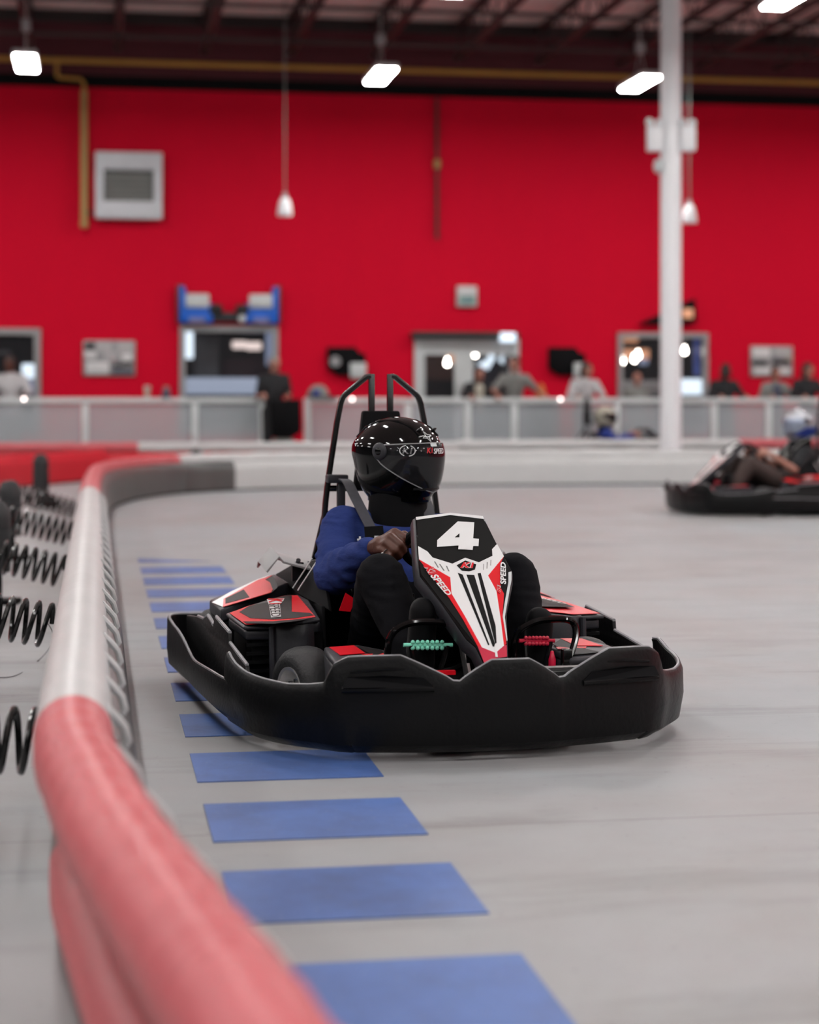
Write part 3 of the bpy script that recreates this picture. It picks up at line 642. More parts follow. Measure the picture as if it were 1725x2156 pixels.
# ------------------------------------------------------------------ railing
DR = 28.5; rd = lambda px: DR/(1-(px-CX)/FPX*.165)
def rp(px): p = at(px, 850, rd(px)); return Vector((p.x, p.y, 0))
def rail_bay(a, b, lb, postb=True):
    A, Bb = rp(a), rp(b); L_ = (Bb-A).length; ang = math.atan2((Bb-A).y, (Bb-A).x)
    t = thing('railing', lb, 'railing', A, ang, 'railing bays along the pit wall')
    q = MB(); q.box((L_/2, 0, 1.045), (L_, .07, .085)); q.build('top_rail', 'rail', t, bevel=.012)
    q = MB(); q.box((L_/2, 0, .10), (L_-.1, .04, .05)); q.build('bottom_rail', 'rail', t, bevel=.008)
    q = MB(); q.box((.05, 0, .5), (.095, .06, 1.0)); q.box((.05, 0, .008), (.18, .16, .016)); q.build('post', 'rail', t, bevel=.006)
    if postb: q = MB(); q.box((L_-.05, 0, .5), (.095, .06, 1.0)); q.box((L_-.05, 0, .008), (.18, .16, .016)); q.build('post', 'rail', t, bevel=.006)
    q = MB(); q.box((L_/2+.04, .0, .56), (L_-.09, .012, .86)); q.build('panel', 'mesh_panel', t)
rails = [(-160, 172), (172, 403), (403, 560), (640, 852), (852, 978), (978, 1076), (1076, 1292), (1292, 1497), (1497, 1612), (1612, 1850)]
names = ['leftmost bay of the grey railing, cut by the edge', 'grey railing bay before the service window, left one', 'grey railing bay ending at the black-clad marshal', 'grey railing bay behind the first kart roll hoop',
         'narrow grey railing bay under the left door leaf', 'narrow grey railing bay under the two leaning spectators', 'grey railing bay under the person in the pale top', 'grey railing bay behind the white column',
         'narrow grey railing bay just right of the column', 'rightmost bay of the grey railing, cut by the edge']
for (a, b), lb in zip(rails, names): rail_bay(a, b, lb, b in (560, 1850))
# small things on the rail
def onrail(px): p = rp(px); return p+Vector((0, 0, 1.0875))
p = onrail(670); t = thing('cap', 'grey and blue cap lying on the railing', 'cap', p)
q = MB(); q.ell((0, 0, .0), (.17, .13, .20)); bmesh.ops.bisect_plane(q.bm, geom=q.bm.verts[:]+q.bm.edges[:]+q.bm.faces[:], plane_co=(0, 0, .001), plane_no=(0, 0, -1), clear_outer=True); q.build('crown', 'cloth_grey', t)
q = MB(); q.prism([(.05, -.1, .0), (.24, -.08, .0), (.27, 0, .0), (.24, .08, 0), (.05, .1, 0)], (0, 0, .02)); q.build('brim', 'cloth_black', t, bevel=.005)
q = MB(); q.box((-.02, -.135, .07), (.12, .02, .09)); q.build('front_patch', 'cloth_blue', t, bevel=.01)
p = onrail(350); t = thing('water_bottle', 'short blue-grey bottle standing on the railing', 'bottle', p)
q = MB(); q.lathe([(0, 0), (.06, 0), (.065, .02), (.065, .09), (.045, .13), (0, .135)], n=16); q.build('body', 'denim', t); q = MB(); q.lathe([(0, .13), (.04, .13), (.04, .17), (0, .17)], n=14); q.build('lid', 'cloth_grey', t)
p = onrail(310); t = thing('paper_cup', 'pale paper cup standing on the railing', 'cup', p)
q = MB(); q.lathe([(0, 0), (.035, 0), (.05, .15), (0, .15)], n=16); q.build('body', 'cream', t); q = MB(); q.lathe([(0, .15), (.053, .15), (.05, .175), (0, .178)], n=16); q.build('lid', 'cloth_white', t)
for px, lb, m in ((52, 'small round white light resting on the railing at the left', 'bulb'), (742, 'small round pink-white light on the railing behind the roll hoop', 'bulb'), (1180, 'small round pink-white light on the railing right of the grey-shirted man', 'bulb')):
    p = rp(px)+Vector((0, -.05, 1.07)); q = MB(); q.ell((0, 0, 0), (.018, .018, .018)); o = q.build('indicator_light', mat('soft_bulb', (.1, .1, .1), emit=(1, .85, .82), es=9)); o.location = p; tag(o, lb, 'light', 'indicator lights on the railing')
u, z = hall(1140, 828, V-.6); q = MB(); q.lathe([(0, 0), (.10, 0), (.07, .14), (.02, .26), (0, .26)], n=14); o = q.build('traffic_cone', mat('orange_plastic', (.75, .2, .02), .5)); o.location = B(u, V-.6, z-.1)
tag(o, 'small orange cone beyond the railing right of the leaning man', 'cone')
q = MB(); zt = z-.1; hbox(q, u, V-.6, zt/2, .5, .45, zt-.01); tag(hobj(q, 'low_cabinet', 'greyp', u, V-.6, 0, bevel=.01), 'dark low cabinet under the orange cone', 'cabinet')
# ================================================================== THE KART (x forward, y to the driver's left)
KRZ = math.atan2(KF.y, KF.x)
def mirror(L): return [(x, -y, *r) for x, y, *r in reversed(L)]
def kart(number=True):
    t = thing('racing_kart', 'black rental kart number 4 with red and white nose panel, in focus', 'go-kart', KO, KRZ, None)
    # --- front bumper: a wrap-around moulded wall
    half = [(.98, 0, .28), (.98, .055, .28), (.977, .10, .255), (.973, .145, .223), (.968, .165, .224), (.955, .235, .262), (.94, .31, .296), (.915, .40, .294), (.895, .455, .291), (.872, .490, .270), (.85, .513, .215), (.80, .55, .205), (.74, .60, .200), (.66, .650, .205), (.56, .685, .212), (.45, .70, .225), (.37, .705, .246), (.335, .70, .243)]
    ctl = mirror(half)[:-1]+half
    cz = []
    for i in range(len(ctl)-1):
        for k in range(3): cz.append(ctl[i][2]+(ctl[i+1][2]-ctl[i][2])*k/3)
    cz.append(ctl[-1][2]); ctl = [(a[0], a[1], z) for a, z in zip(spline([(x, y) for x, y, _ in ctl], 3), cz)]
    rows = []
    lv = lambda x, y, zt: [(x-.05, .026), (x-.012, .05), (x+.0, .12), (x-.002, min(.19, zt-.02)), (x-.006, zt-.010), (x-.010, zt)]
    C = Vector((.45, 0, 0))
    for x, y, zt in ctl:
        dirv = Vector((x-C.x, y*1.3, 0)).normalized() if abs(y) > .45 else Vector((1, y*.3, 0)).normalized()
        rows.append([Vector((x, y, 0))+dirv*(xx-x)+Vector((0, 0, z)) for xx, z in lv(x, y, zt)])
    q = MB(); q.grid(rows); q.build('front_bumper', 'black', t, solid=.014, bevel=.003, smooth=40)
    q = MB(); q.tube([r[-1]+Vector((0, 0, .0015)) for r in rows], .0042, 6); q.build('glint_lip', 'lip_glint', t.children[-1])  # added thin tube that carries the painted edge highlight
    # raised lip and slots pressed into the bumper
    for sg in (-1, 1):
        q = MB(); q.tube([(.905, sg*.47, .205), (.945, sg*.35, .208), (.962, sg*.22, .206)], .009, 8); q.build('bumper_ridge', 'black', t)
        q = MB(); q.prism([Vector((.915, sg*.47, .212)), Vector((.945, sg*.36, .214)), Vector((.962, sg*.22, .212)), Vector((.955, sg*.25, .238)), Vector((.938, sg*.36, .246)), Vector((.905, sg*.46, .24))], (.006, 0, 0)); q.build('bumper_slot', 'black_soft', t)
        q = MB(); q.tube([(.90, sg*.445, .252), (.93, sg*.36, .262), (.94, sg*.30, .262)], .005, 6); q.build('bumper_ridge', 'black', t)
    # --- side bumpers
    for sg in (-1, 1):
        P = [(-.90, .30, .22), (-.905, .50, .224), (-.90, .62, .228), (-.87, .69, .232), (-.80, .72, .232), (-.68, .722, .217), (-.555, .72, .207), (-.42, .72, .190), (-.30, .72, .168), (-.18, .722, .155), (0, .722, .160), (.17, .72, .166), (.34, .712, .168), (.49, .695, .169), (.58, .672, .169)]
        rows = []
        for x, y, zt in spline(P, 4):
            n = Vector((x+.2 if x < -.8 else 0, y, 0)); n = Vector((-1 if x < -.86 else 0, 1 if y > .6 else 0, 0)).normalized()
            zb = .04
            rows.append([Vector((x, sg*y, z))-Vector((n.x, sg*n.y, 0))*o for o, z in ((.035, zb), (.005, zb+.03), (0, .12 if zt > .15 else .1), (.001, zt-.012), (.003, zt))])
        q = MB(); q.grid(rows); q.build('side_bumper', 'black', t, solid=.012, bevel=.003, smooth=40)
        q = MB(); q.tube([r[-1]+Vector((0, 0, .001)) for r in rows], .0042, 6); q.build('glint_lip', 'lip_glint', t.children[-1])
        q = MB(); q.prism([(x, sg*.655, z) for x, z in ((-.80, .07), (-.80, .235), (-.56, .256), (-.42, .262), (-.34, .283), (-.215, .265), (-.20, .262), (-.166, .297), (.100, .276), (.106, .244), (.27, .228), (.41, .214), (.50, .07))], (0, -sg*.014, 0))
        q.build('side_panel', 'black', t, bevel=.004, smooth=30); sp_ = t.children[-1]
        for L in (((-.56, .256), (-.42, .262), (-.34, .283), (-.215, .265)), ((-.166, .297), (.100, .276)), ((.106, .244), (.27, .228), (.41, .214))):
            q = MB(); q.tube([(x, sg*.648, z+.001) for x, z in L], .0058, 6); q.build('glint_lip', 'lip_glint', sp_)
        q = MB(); q.prism([(x, sg*.64, z) for x, z in ((-.10, .10), (-.10, .20), (.2, .19), (.26, .10))], (0, -sg*.006, 0)); q.build('panel_recess', 'black_soft', t, bevel=.004)
        # small vertical moulding seams
        for x in (.02,):
            q = MB(); q.box((x, sg*.7225, .115), (.003, .003, .06)); q.build('bumper_seam', 'black_soft', t)
    q = MB(); q.box((-.905, 0, .135), (.02, .70, .17)); q.build('rear_bumper', 'black', t, bevel=.006)
    # --- floor pan and chassis tubes
    q = MB(); q.prism([(.86, -.20, .035), (.86, .20, .035), (.35, .30, .035), (-.6, .33, .035), (-.6, -.33, .035), (.35, -.30, .035)], (0, 0, .012)); q.build('floor_pan', 'black_soft', t)
    q = MB()
    for sg in (-1, 1):
        q.tube(spline([(-.80, sg*.30, .075), (-.3, sg*.32, .065), (.25, sg*.28, .065), (.60, sg*.19, .07), (.90, sg*.16, .075)], 5), .016, 10)
        q.tube([(.42, sg*.25, .075), (.40, sg*.40, .12)], .016, 10)
        q.tube(spline([(-.35, sg*.32, .07), (-.3, sg*.5, .09), (.1, sg*.5, .09), (.2, sg*.3, .07)], 5), .013, 8)
    q.tube([(.9, -.17, .075), (.9, .17, .075)], .016, 10); q.tube([(.42, -.26, .07), (.42, .26, .07)], .016, 10); q.tube([(-.5, -.33, .07), (-.5, .33, .07)], .016, 10)
    q.build('chassis_frame', 'steel_black', t)
    q = MB(); q.tube([(-.62, -.50, .135), (-.62, .50, .135)], .02, 12); q.build('rear_axle', 'steel', t)
    # --- wheels
    def wheel(x, y, r, w, steer, sg, rim=.065):
        rot = Matrix.Rotation(steer, 4, 'Z'); Mx = Matrix.Translation((x, y, r)) @ rot
        q = MB(); q.lathe([(rim, -w/2+.008), (rim+.02, -w/2), (r-.022, -w/2+.004), (r-.006, -w/2+.022), (r, -w/2+.045), (r, w/2-.045), (r-.006, w/2-.022), (r-.022, w/2-.004), (rim+.02, w/2), (rim, w/2-.008)], (0, 0, 0), 'y', 40)
        bmesh.ops.transform(q.bm, matrix=Mx, verts=q.bm.verts); o = q.build('wheel', 'tire', t, smooth=50)
        q = MB(); q.lathe([(0, sg*(w/2-.035)), (.03, sg*(w/2-.035)), (.042, sg*(w/2-.05)), (rim-.012, sg*(w/2-.035)), (rim-.004, sg*(w/2-.006)), (rim+.004, sg*(w/2-.002)), (rim+.002, -sg*(w/2-.01)), (0, -sg*(w/2-.02))], (0, 0, 0), 'y', 30)
        bmesh.ops.transform(q.bm, matrix=Mx, verts=q.bm.verts); q.build('rim', 'chrome', o)
        q = MB()
        for k in range(5):
            a = k*2*math.pi/5; q.tube([(.028*math.cos(a), sg*(w/2-.036), .028*math.sin(a)), (.028*math.cos(a), sg*(w/2-.018), .028*math.sin(a))], .006, 6)
        q.tube([(0, sg*(w/2-.04), 0), (0, sg*(w/2-.005), 0)], .013, 12)
        bmesh.ops.transform(q.bm, matrix=Mx, verts=q.bm.verts); q.build('hub_nut', 'steel', o)
    wheel(.34, -.455, .128, .125, .33, -1); wheel(.34, .455, .128, .125, .30, 1)
    wheel(-.62, -.55, .138, .17, 0, -1); wheel(-.62, .55, .138, .17, 0, 1)
    # --- side pods with decals
    def panel_decals(poly_lists, o, n, par, ofs=.0015, thick=.0012):
        for nm, m, poly in poly_lists:
            q = MB(); q.prism([Kp(x, y, o, n)+n*ofs for x, y in poly], n*thick); q.build(nm, m, par, smooth=10)
            ofs += .0009
    zz = lambda L: [(340+x/4.792, 1160+y/4.792) for x, y in L]
    for sg in (-1, 1):
        Y = lambda L: [Vector((x, y*(-sg)*1.0, z)) for x, y, z in L]     # points listed for the right pod (y<0)
        # rear upper pod (ramp)
        top = Y([(-.586, -.605, .310), (-.34, -.605, .302), (-.44, -.35, .380), (-.69, -.35, .388)])
        q = MB(); q.prism(top, (0, 0, -.045)); q.build('rear_pod', 'greyp', t, bevel=.007, seg=3)
        rp_ = t.children[-1]
        q = MB(); q.prism([Vector((v.x, v.y*.97, v.z-.046)) for v in top], (0, 0, -.20)); q.build('pod_body', 'black_soft', rp_)
        # front lower pod
        top2 = Y([(-.235, -.605, .300), (.112, -.607, .296), (.125, -.50, .296), (.125, -.362, .316), (-.13, -.345, .350), (-.30, -.345, .350), (-.27, -.47, .335)])
        q = MB(); q.prism(top2, (0, 0, -.012)); q.build('front_pod', 'greyp', t, bevel=.005, seg=3); fp = t.children[-1]
        low2 = [Vector((v.x*.97+.0, v.y*1.0, v.z-.013)) for v in top2]
        q = MB(); q.prism([Vector((v.x-.012, v.y*.985, v.z)) for v in low2], (0, 0, -.035)); q.build('pod_skirt', 'greyp', fp, bevel=.010, seg=3)
        q = MB(); q.prism([Vector((v.x-.03, v.y*.95, v.z-.03)) for v in low2], (0, 0, -.20)); q.build('pod_body', 'black_soft', fp, bevel=.01)
        for k in range(4):
            q = MB(); q.box((.098, -(-sg)*.545 if sg > 0 else -.545, .235-.028*k), (.012, .10, .010)); q.build('cooling_slat', 'black', fp)
        # inner fender behind the front wheel
        q = MB(); ys = [(.52, .020), (.50, .036), (.46, .044), (.42, .043), (.385, .03)]
        q.grid([[Vector((.10+dx*1.0+(.30-z)*.12, sg*(yy), z)) for yy, dx in ys] for z in (.30, .26, .18, .10, .06)]); q.build('inner_fender', 'greyp', t, solid=.012, bevel=.003)
        q = MB(); q.tube([(.14, sg*.522, .295), (.150, sg*.522, .20), (.165, sg*.522, .07)], .010, 8); q.build('fender_edge', 'greyp', t)
        # front fender pod (over the tie rod, red and black)
        fr = [(.42, .415, .262), (.44, .31, .268), (.53, .25, .262), (.74, .26, .245), (.78, .38, .255), (.76, .45, .255), (.60, .44, .262)]
        q = MB(); q.prism([(x, sg*y, z) for x, y, z in fr], (0, 0, -.02)); q.prism([(x-.01, sg*(y*.97+.01), z-.02) for x, y, z in fr], (0, 0, -.10)); q.build('front_fender', 'greyp', t, bevel=.008, seg=3); ff = t.children[-1]
        q = MB(); q.prism([(x, sg*y, z+.0015) for x, y, z in ((.45, .405, .263), (.46, .33, .267), (.60, .33, .262), (.62, .41, .261))], (0, 0, .0015)); q.build('red_decal', 'decal_red', ff, smooth=10)
        q = MB(); q.prism([(x, sg*y, z+.0015) for x, y, z in ((.48, .325, .268), (.56, .27, .263), (.72, .28, .251), (.74, .36, .258), (.62, .32, .262))], (0, 0, .0015)); q.build('carbon_decal', 'carbon', ff, smooth=10)
        q = MB(); q.prism([(x, sg*y, z+.003) for x, y, z in ((.60, .265, .258), (.63, .262, .256), (.66, .34, .260), (.64, .35, .262))], (0, 0, .0015)); q.build('red_decal', 'decal_red', ff, smooth=10)
        # black sloping shroud rising from the pods to the seat, with two white pinstripes
        sh = [(-.69, .35, .385), (-.30, .345, .352), (-.13, .345, .350), (.02, .31, .33), (-.18, .285, .44), (-.36, .275, .462), (-.60, .30, .43)]
        q = MB(); q.prism([(x, sg*y, z) for x, y, z in sh], (0, -sg*.012, -.01)); q.prism([(-.66, sg*.34, .10), (-.66, sg*.34, .38), (.0, sg*.33, .34), (.05, sg*.33, .10)], (0, -sg*.012, 0)); q.build('seat_shroud', 'black_soft', t, bevel=.003); sr = t.children[-1]
        for dx in (0, .085):
            q = MB(); q.tube([(-.36+dx, sg*.352, .366), (-.33+dx, sg*.290, .470)], .0026, 6); q.build('white_pinstripe', 'decal_white', sr)
        if sg < 0:
            # decals unrolled on the two right-hand pod tops
            a, b, c_ = top[0], top[1], top[3]; n = (b-a).cross(c_-a).normalized(); n = n if n.z > 0 else -n
            panel_decals([('carbon_base', 'carbon', zz([(625, 575), (630, 495), (980, 300), (1120, 258), (1150, 290), (1175, 375), (1110, 430)])),
                          ('white_decal', 'decal_white', zz([(512, 528), (700, 420), (960, 300), (1100, 250), (985, 305), (830, 395), (632, 495), (620, 572)])),
                          ('red_decal', 'decal_red', zz([(625, 575), (630, 495), (980, 302), (1122, 256), (1050, 300), (1100, 330), (1128, 400), (1108, 430)])),
                          ('carbon_decal', 'carbon', zz([(650, 545), (650, 492), (835, 402), (892, 480)]))], a, n, rp_)
            a, b, c_ = top2[0], top2[1], top2[4]; n = (b-a).cross(c_-a).normalized(); n = n if n.z > 0 else -n
            panel_decals([('red_decal', 'decal_red', zz([(690, 638), (875, 568), (1250, 460), (1375, 458), (1520, 632), (1560, 680), (1380, 712), (1130, 742), (850, 752)])),
                          ('carbon_decal', 'carbon', zz([(790, 630), (880, 572), (1255, 463), (1318, 463), (1318, 628), (1500, 640), (1540, 662), (1350, 692), (1130, 706), (900, 692)])),
                          ('carbon_edge', 'decal_black', zz([(860, 748), (830, 728), (1130, 728), (1400, 705), (1560, 684), (1400, 722), (1140, 752)]))], a, n, fp, ofs=.003)
            quad = [Kp(*p, a, n) for p in zz([(1078, 505), (1100, 572), (1210, 556), (1240, 497)])]
            quad2 = [Kp(*p, a, n) for p in zz([(1088, 556), (1115, 690), (1212, 680), (1192, 548)])]
            q = MB(); q.prism([Kp(*p, a, n)+n*.0065 for p in zz([(1066, 508), (1130, 500), (1245, 498), (1236, 520), (1200, 560), (1212, 684), (1110, 692), (1090, 566)])], n*.0006); q.build('logo_backing', 'decal_white', fp, smooth=10)
            q = MB(); text_quad(q, 'K1', quad, n*.0085, .2, .03); q.build('red_lettering', 'decal_red', fp, smooth=10)
            q = MB(); text_quad(q, 'SPEED', quad2, n*.0085, 0, .0); q.build('black_lettering', 'decal_black', fp, smooth=10)
        else:
            for par, lst in ((rp_, [('carbon_decal', 'carbon', [(-.57, .59, .312), (-.37, .59, .306), (-.45, .37, .378), (-.66, .37, .386)]), ('red_decal', 'decal_red', [(-.58, .598, .312), (-.35, .598, .304), (-.37, .56, .318), (-.56, .56, .322)]), ('red_decal', 'decal_red', [(-.44, .50, .339), (-.40, .50, .338), (-.46, .37, .379), (-.52, .37, .381)]), ('white_decal', 'decal_white', [(-.60, .57, .318), (-.575, .60, .312), (-.67, .37, .387), (-.69, .37, .389)])]),
                             (fp, [('red_decal', 'decal_red', [(-.22, .597, .303), (.10, .598, .299), (.115, .50, .300), (.115, .37, .317), (-.13, .352, .351), (-.29, .352, .351), (-.262, .47, .337)]), ('maroon_decal', 'carbon', [(-.18, .55, .312), (-.02, .55, .308), (.06, .40, .322), (-.10, .37, .347), (-.25, .37, .347)])])):
                for i, (nm, m, pl) in enumerate(lst):
                    q = MB(); q.prism([Vector(p)+Vector((0, 0, .002+.001*i)) for p in pl], (0, 0, .001)); q.build(nm, m, par, smooth=10)
            q = MB(); text_quad(q, 'K1 SPEED', [Vector(p) for p in ((-.18, .42, .343), (-.06, .545, .313), (-.02, .51, .318), (-.13, .39, .347))], (0, 0, .006), .2, .01); q.build('white_lettering', 'decal_white', fp, smooth=10)
    # --- rear cross cover (grey wing behind the seat)
    pr = [(p.x, -p.y, p.z) for p in (K(x_, y_, 'x', -.34) for x_, y_ in ((562, 1205), (588, 1173), (597, 1184), (645, 1197), (676, 1202)))]
    q = MB(); prf = [Vector(p) for p in pr]; prr = [Vector((x, -y, z)) for x, y, z in reversed(pr)]
    full = prf+prr
    q.grid([[p+Vector((dx, 0, dz)) for p in full] for dx, dz in ((.0, .0), (-.10, .016), (-.16, .022), (-.18, .0))]); q.build('rear_wing_cover', 'wing', t, solid=.008, bevel=.002)
    for sg in (-1, 1):
        q = MB(); q.prism([(-.40, sg*.345, .385), (-.38, sg*.350, .455), (-.38, sg*.31, .452), (-.40, sg*.30, .40)], (-.02, 0, 0)); q.tube([(-.39, sg*.33, .44), (-.37, sg*.33, .462)], .008, 8); q.build('wing_bracket', 'greyp', t)
    q = MB(); q.box((-.68, 0, .27), (.26, .54, .30)); q.build('engine_cover', 'black', t, bevel=.03, seg=3)
    # --- seat
    rows = []
    for x, z, w, dp in ((.10, .13, .155, .05), (.0, .095, .17, .10), (-.14, .085, .18, .16), (-.26, .12, .185, .22), (-.34, .24, .185, .20), (-.385, .38, .175, .15), (-.42, .50, .15, .09), (-.435, .57, .10, .04)):
        row = []
        for k in range(13):
            a = -1+2*k/12; s_ = abs(a)**3
            fwd = Vector((.35, 0, .9)) if z < .2 else Vector((.95, 0, .25))
            row.append(Vector((x, a*w, z))+fwd.normalized()*dp*s_)
        rows.append(row)
    q = MB(); q.grid(rows); q.build('seat', 'black', t, solid=.012, bevel=.003); st = t.children[-1]
    q = MB(); q.prism([K(*p, 'x', .0)+Vector((.0, .0, 0)) for p in ((728, 1248), (749, 1262), (738, 1288), (714, 1286))], (-.003, 0, 0)); q.build('red_label', 'decal_red', st, smooth=10)
    # --- roll hoop and headrest
    def bar(L, r=.0125): return [Vector(p) for p in L]
    for sg in (-1, 1):
        q = MB(); q.tube(spline([(-.50, sg*.245, .10), (-.50, sg*.235, .35), (-.51, sg*.212, .55), (-.52, sg*.196, .70), (-.52, sg*.160, .935)], 4)+spline([(-.52, sg*.147, 1.000), (-.52, sg*.137, 1.025), (-.52, sg*.115, 1.045)], 3)+[(-.52, sg*.052, 1.096), (-.52, sg*.036, 1.099)], .0155, 4, flat=(.85, 1)); q.tube([(-.52, sg*.034, 1.106), (-.52, sg*.034, .70)], .0150, 4)
        q.tube([(-.52, sg*.19, .70), (-.52, sg*.03, .70)], .012, 8)
        q.tube([(-.52, sg*.20, .62), (-.80, sg*.25, .14)], .013, 8)
        q.build('roll_hoop', 'steel_black', t, bevel=.003, smooth=40)
        q = MB(); q.box((-.500, sg*.165, .735), (.05, .075, .03)); q.box((-.50, sg*.15, .60), (.02, .03, .26)); q.build('belt_mount', 'greyp', t, bevel=.006)
    q = MB(); q.prism([(-.505, -.068, .975), (-.505, .068, .975), (-.505, .10, .70), (-.505, -.10, .70)], (-.035, 0, 0)); q.build('headrest', 'black_soft', t, bevel=.008)
    # --- harness belts over the shoulders
    # --- steering
    wc = Vector((.215, .022, .550)); ax = Vector((-.70, 0, .71)).normalized(); e1 = Vector((0, 1, 0)); e2 = ax.cross(e1).normalized()
    tilt = R(10)
    rim = [wc+(e1*math.cos(a)*.128+e2*math.sin(a)*.112) for a in [2*math.pi*k/48+tilt for k in range(48)]]
    q = MB(); q.tube(rim, .0145, 10, closed=True); q.build('steering_wheel', 'black_soft', t); sw = t.children[-1]
    q = MB()
    for a in (0, 180, 270): q.tube([wc, wc+(e1*math.cos(R(a))*.126+e2*math.sin(R(a))*.110)], .010, 8)
    q.ell(wc, (.045, .045, .03)); q.build('spokes', 'greyp', sw)
    q = MB(); q.tube([wc, (.62, 0, .09)], .012, 10); q.build('steering_column', 'steel', t)
    q = MB(); q.box((.27, -.118, .375), (.04, .05, .06)); q.build('switch_box', 'black', t, bevel=.005); sb = t.children[-1]
    q = MB(); q.box((.292, -.118, .395), (.004, .035, .008)); q.build('red_mark', 'decal_red', sb)
    q = MB(); q.box((.292, -.125, .375), (.004, .008, .008)); q.build('white_mark', 'decal_white', sb)
    # --- number panel (nassau panel)
    PO = Vector((.376, 0, .656)); PD = Vector((.45, 0, -.395)).normalized(); PN = Vector((-PD.z, 0, PD.x)).normalized()
    pp = lambda L, s=1: [Kp(x, y, PO, PN) for x, y in L]
    z4 = lambda L: [(820+x/5.391, 1060+y/5.391) for x, y in L]
    outline = [(876, 1090), (950, 1082), (1019, 1090), (1046, 1145), (1062, 1173), (1078, 1203), (1078, 1222), (1066, 1283), (1068, 1357), (1069, 1386), (1019, 1397), (1002, 1362), (982, 1345), (932, 1272), (885, 1212), (881, 1179), (879, 1145)]
    ol = pp(outline); cen = sum(ol, Vector())/len(ol)
    q = MB(); q.prism([p-PN*.006 for p in ol], PN*.006); q.build('number_panel', 'gloss', t, bevel=.0025); npn = t.children[-1]
    q = MB(); back = [cen+(p-cen)*1.03 - PN*.055 - PD*.01 for p in ol]; N = len(ol)
    q.grid([[p-PN*.004 for p in ol], [cen+(p-cen)*1.035-PN*.02 for p in ol], back], True)
    q.build('panel_flange', 'greyp', t, solid=.004, bevel=.0015, smooth=30)
    def dec(nm, m, L, lv, th=.0008):
        q = MB(); q.prism([p+PN*(.0008+.0009*lv) for p in pp(L)], PN*th); q.build(nm, m, npn, smooth=10)
    dec('black_decal', 'decal_black', [(878, 1093), (950, 1085), (1018, 1093), (1046, 1147), (1062, 1174), (1075, 1204), (1064, 1283), (1066, 1384), (1019, 1394), (1004, 1361), (934, 1271), (888, 1211), (883, 1179), (881, 1147)], 0)
    dec('white_top_strip', 'decal_white', z4([(300, 160), (690, 112), (1060, 148), (1075, 182), (690, 137), (305, 192)]), 1)
    dec('white_decal', 'decal_white', z4([(325, 490), (430, 550), (490, 620), (715, 690), (860, 622), (1015, 675), (1170, 600), (1165, 525), (1222, 465), (1300, 605), (1120, 825), (1215, 1000), (1260, 1300), (1300, 1620), (1205, 1702), (1050, 1640), (860, 1290), (705, 1030), (690, 845), (335, 640)]), 1)
    dec('red_decal', 'decal_red', z4([(335, 640), (690, 845), (705, 1030), (860, 1290), (1050, 1640), (1000, 1625), (840, 1330), (680, 1080), (560, 930), (480, 830)]), 1)
    dec('red_decal', 'decal_red', z4([(1300, 605), (1120, 825), (1215, 1000), (1260, 1300), (1300, 1620), (1328, 1600), (1285, 1250), (1300, 1030), (1255, 950), (1255, 700)]), 1)
    dec('pink_red_decal', mat('light_red_decal', (.72, .03, .08), .3), z4([(1000, 1625), (1050, 1640), (1205, 1702), (1300, 1620), (1330, 1610), (1335, 1745), (1230, 1760), (1100, 1800), (1075, 1815)]), 1)
    dec('grey_edge', 'rail', z4([(1385, 780), (1385, 880), (1325, 1200), (1310, 1300), (1340, 1560), (1330, 1570), (1285, 1290), (1305, 1150), (1350, 900), (1350, 790)]), 2)
    dec('white_tip', 'decal_white', z4([(1190, 1635), (1212, 1635), (1230, 1752), (1202, 1752)]), 3)
    for L in ([(775, 795), (830, 815), (1135, 1612), (1120, 1617)], [(873, 815), (962, 820), (1197, 1600), (1190, 1632), (1172, 1632)], [(1000, 802), (1035, 796), (1205, 1400), (1215, 1590), (1200, 1600)]): dec('black_stripe', 'decal_black', z4(L), 2)
    for L in ([(505, 665), (520, 668), (560, 735), (548, 735)], [(565, 695), (580, 700), (625, 770), (612, 768)], [(640, 715), (655, 720), (680, 775), (668, 775)], [(1065, 695), (1072, 695), (1068, 760), (1062, 760)], [(1105, 675), (1115, 675), (1110, 745), (1103, 745)], [(1148, 650), (1156, 650), (1152, 710), (1145, 710)]): dec('grey_tick', 'cloth_grey', z4(L), 2)
    dec('black_badge', 'decal_black', z4([(762, 710), (860, 655), (985, 700), (970, 758), (905, 778), (822, 770)]), 2)
    if number:
        dec('number_four', 'decal_white', z4([(775, 212), (962, 222), (950, 405), (1015, 410), (1010, 492), (950, 490), (943, 535), (780, 527), (785, 485), (540, 500), (542, 425)]), 2)
        dec('number_counter', 'decal_black', z4([(742, 393), (793, 350), (793, 392)]), 3)
    for quad, tx, m, sh in (([(800, 745), (965, 745), (955, 685), (825, 680)], 'K1', 'decal_red', .2), ([(385, 725), (450, 822), (530, 800), (500, 735)], 'K1', 'decal_red', 0), ([(455, 835), (650, 1062), (712, 1042), (540, 815)], 'SPEED', 'decal_white', 0),
                            ([(1262, 1035), (1262, 935), (1222, 925), (1215, 1000)], 'K1', 'decal_red', 0), ([(1322, 930), (1318, 690), (1258, 672), (1255, 925)], 'SPEED', 'decal_white', 0)):
        if tx == 'K1': q = MB(); text_quad(q, tx, [p+PN*.0043 for p in pp(z4(quad))], PN*.0003, sh, .085); q.build('white_outline', 'decal_white', npn, smooth=10)
        q = MB(); text_quad(q, tx, [p+PN*.0052 for p in pp(z4(quad))], PN*.0005, sh, .03); q.build('red_lettering' if m == 'decal_red' else 'white_lettering', m, npn, smooth=10)
    # --- pedals, pedal hoops
    def hoop(L):
        q = MB(); q.tube(spline([tuple(K(x, y, 'x', v)) for x, y, v in [(x_, y_, v_+.055) for x_, y_, v_ in L]], 5), .0105, 10); q.build('pedal_hoop', 'gloss', t)
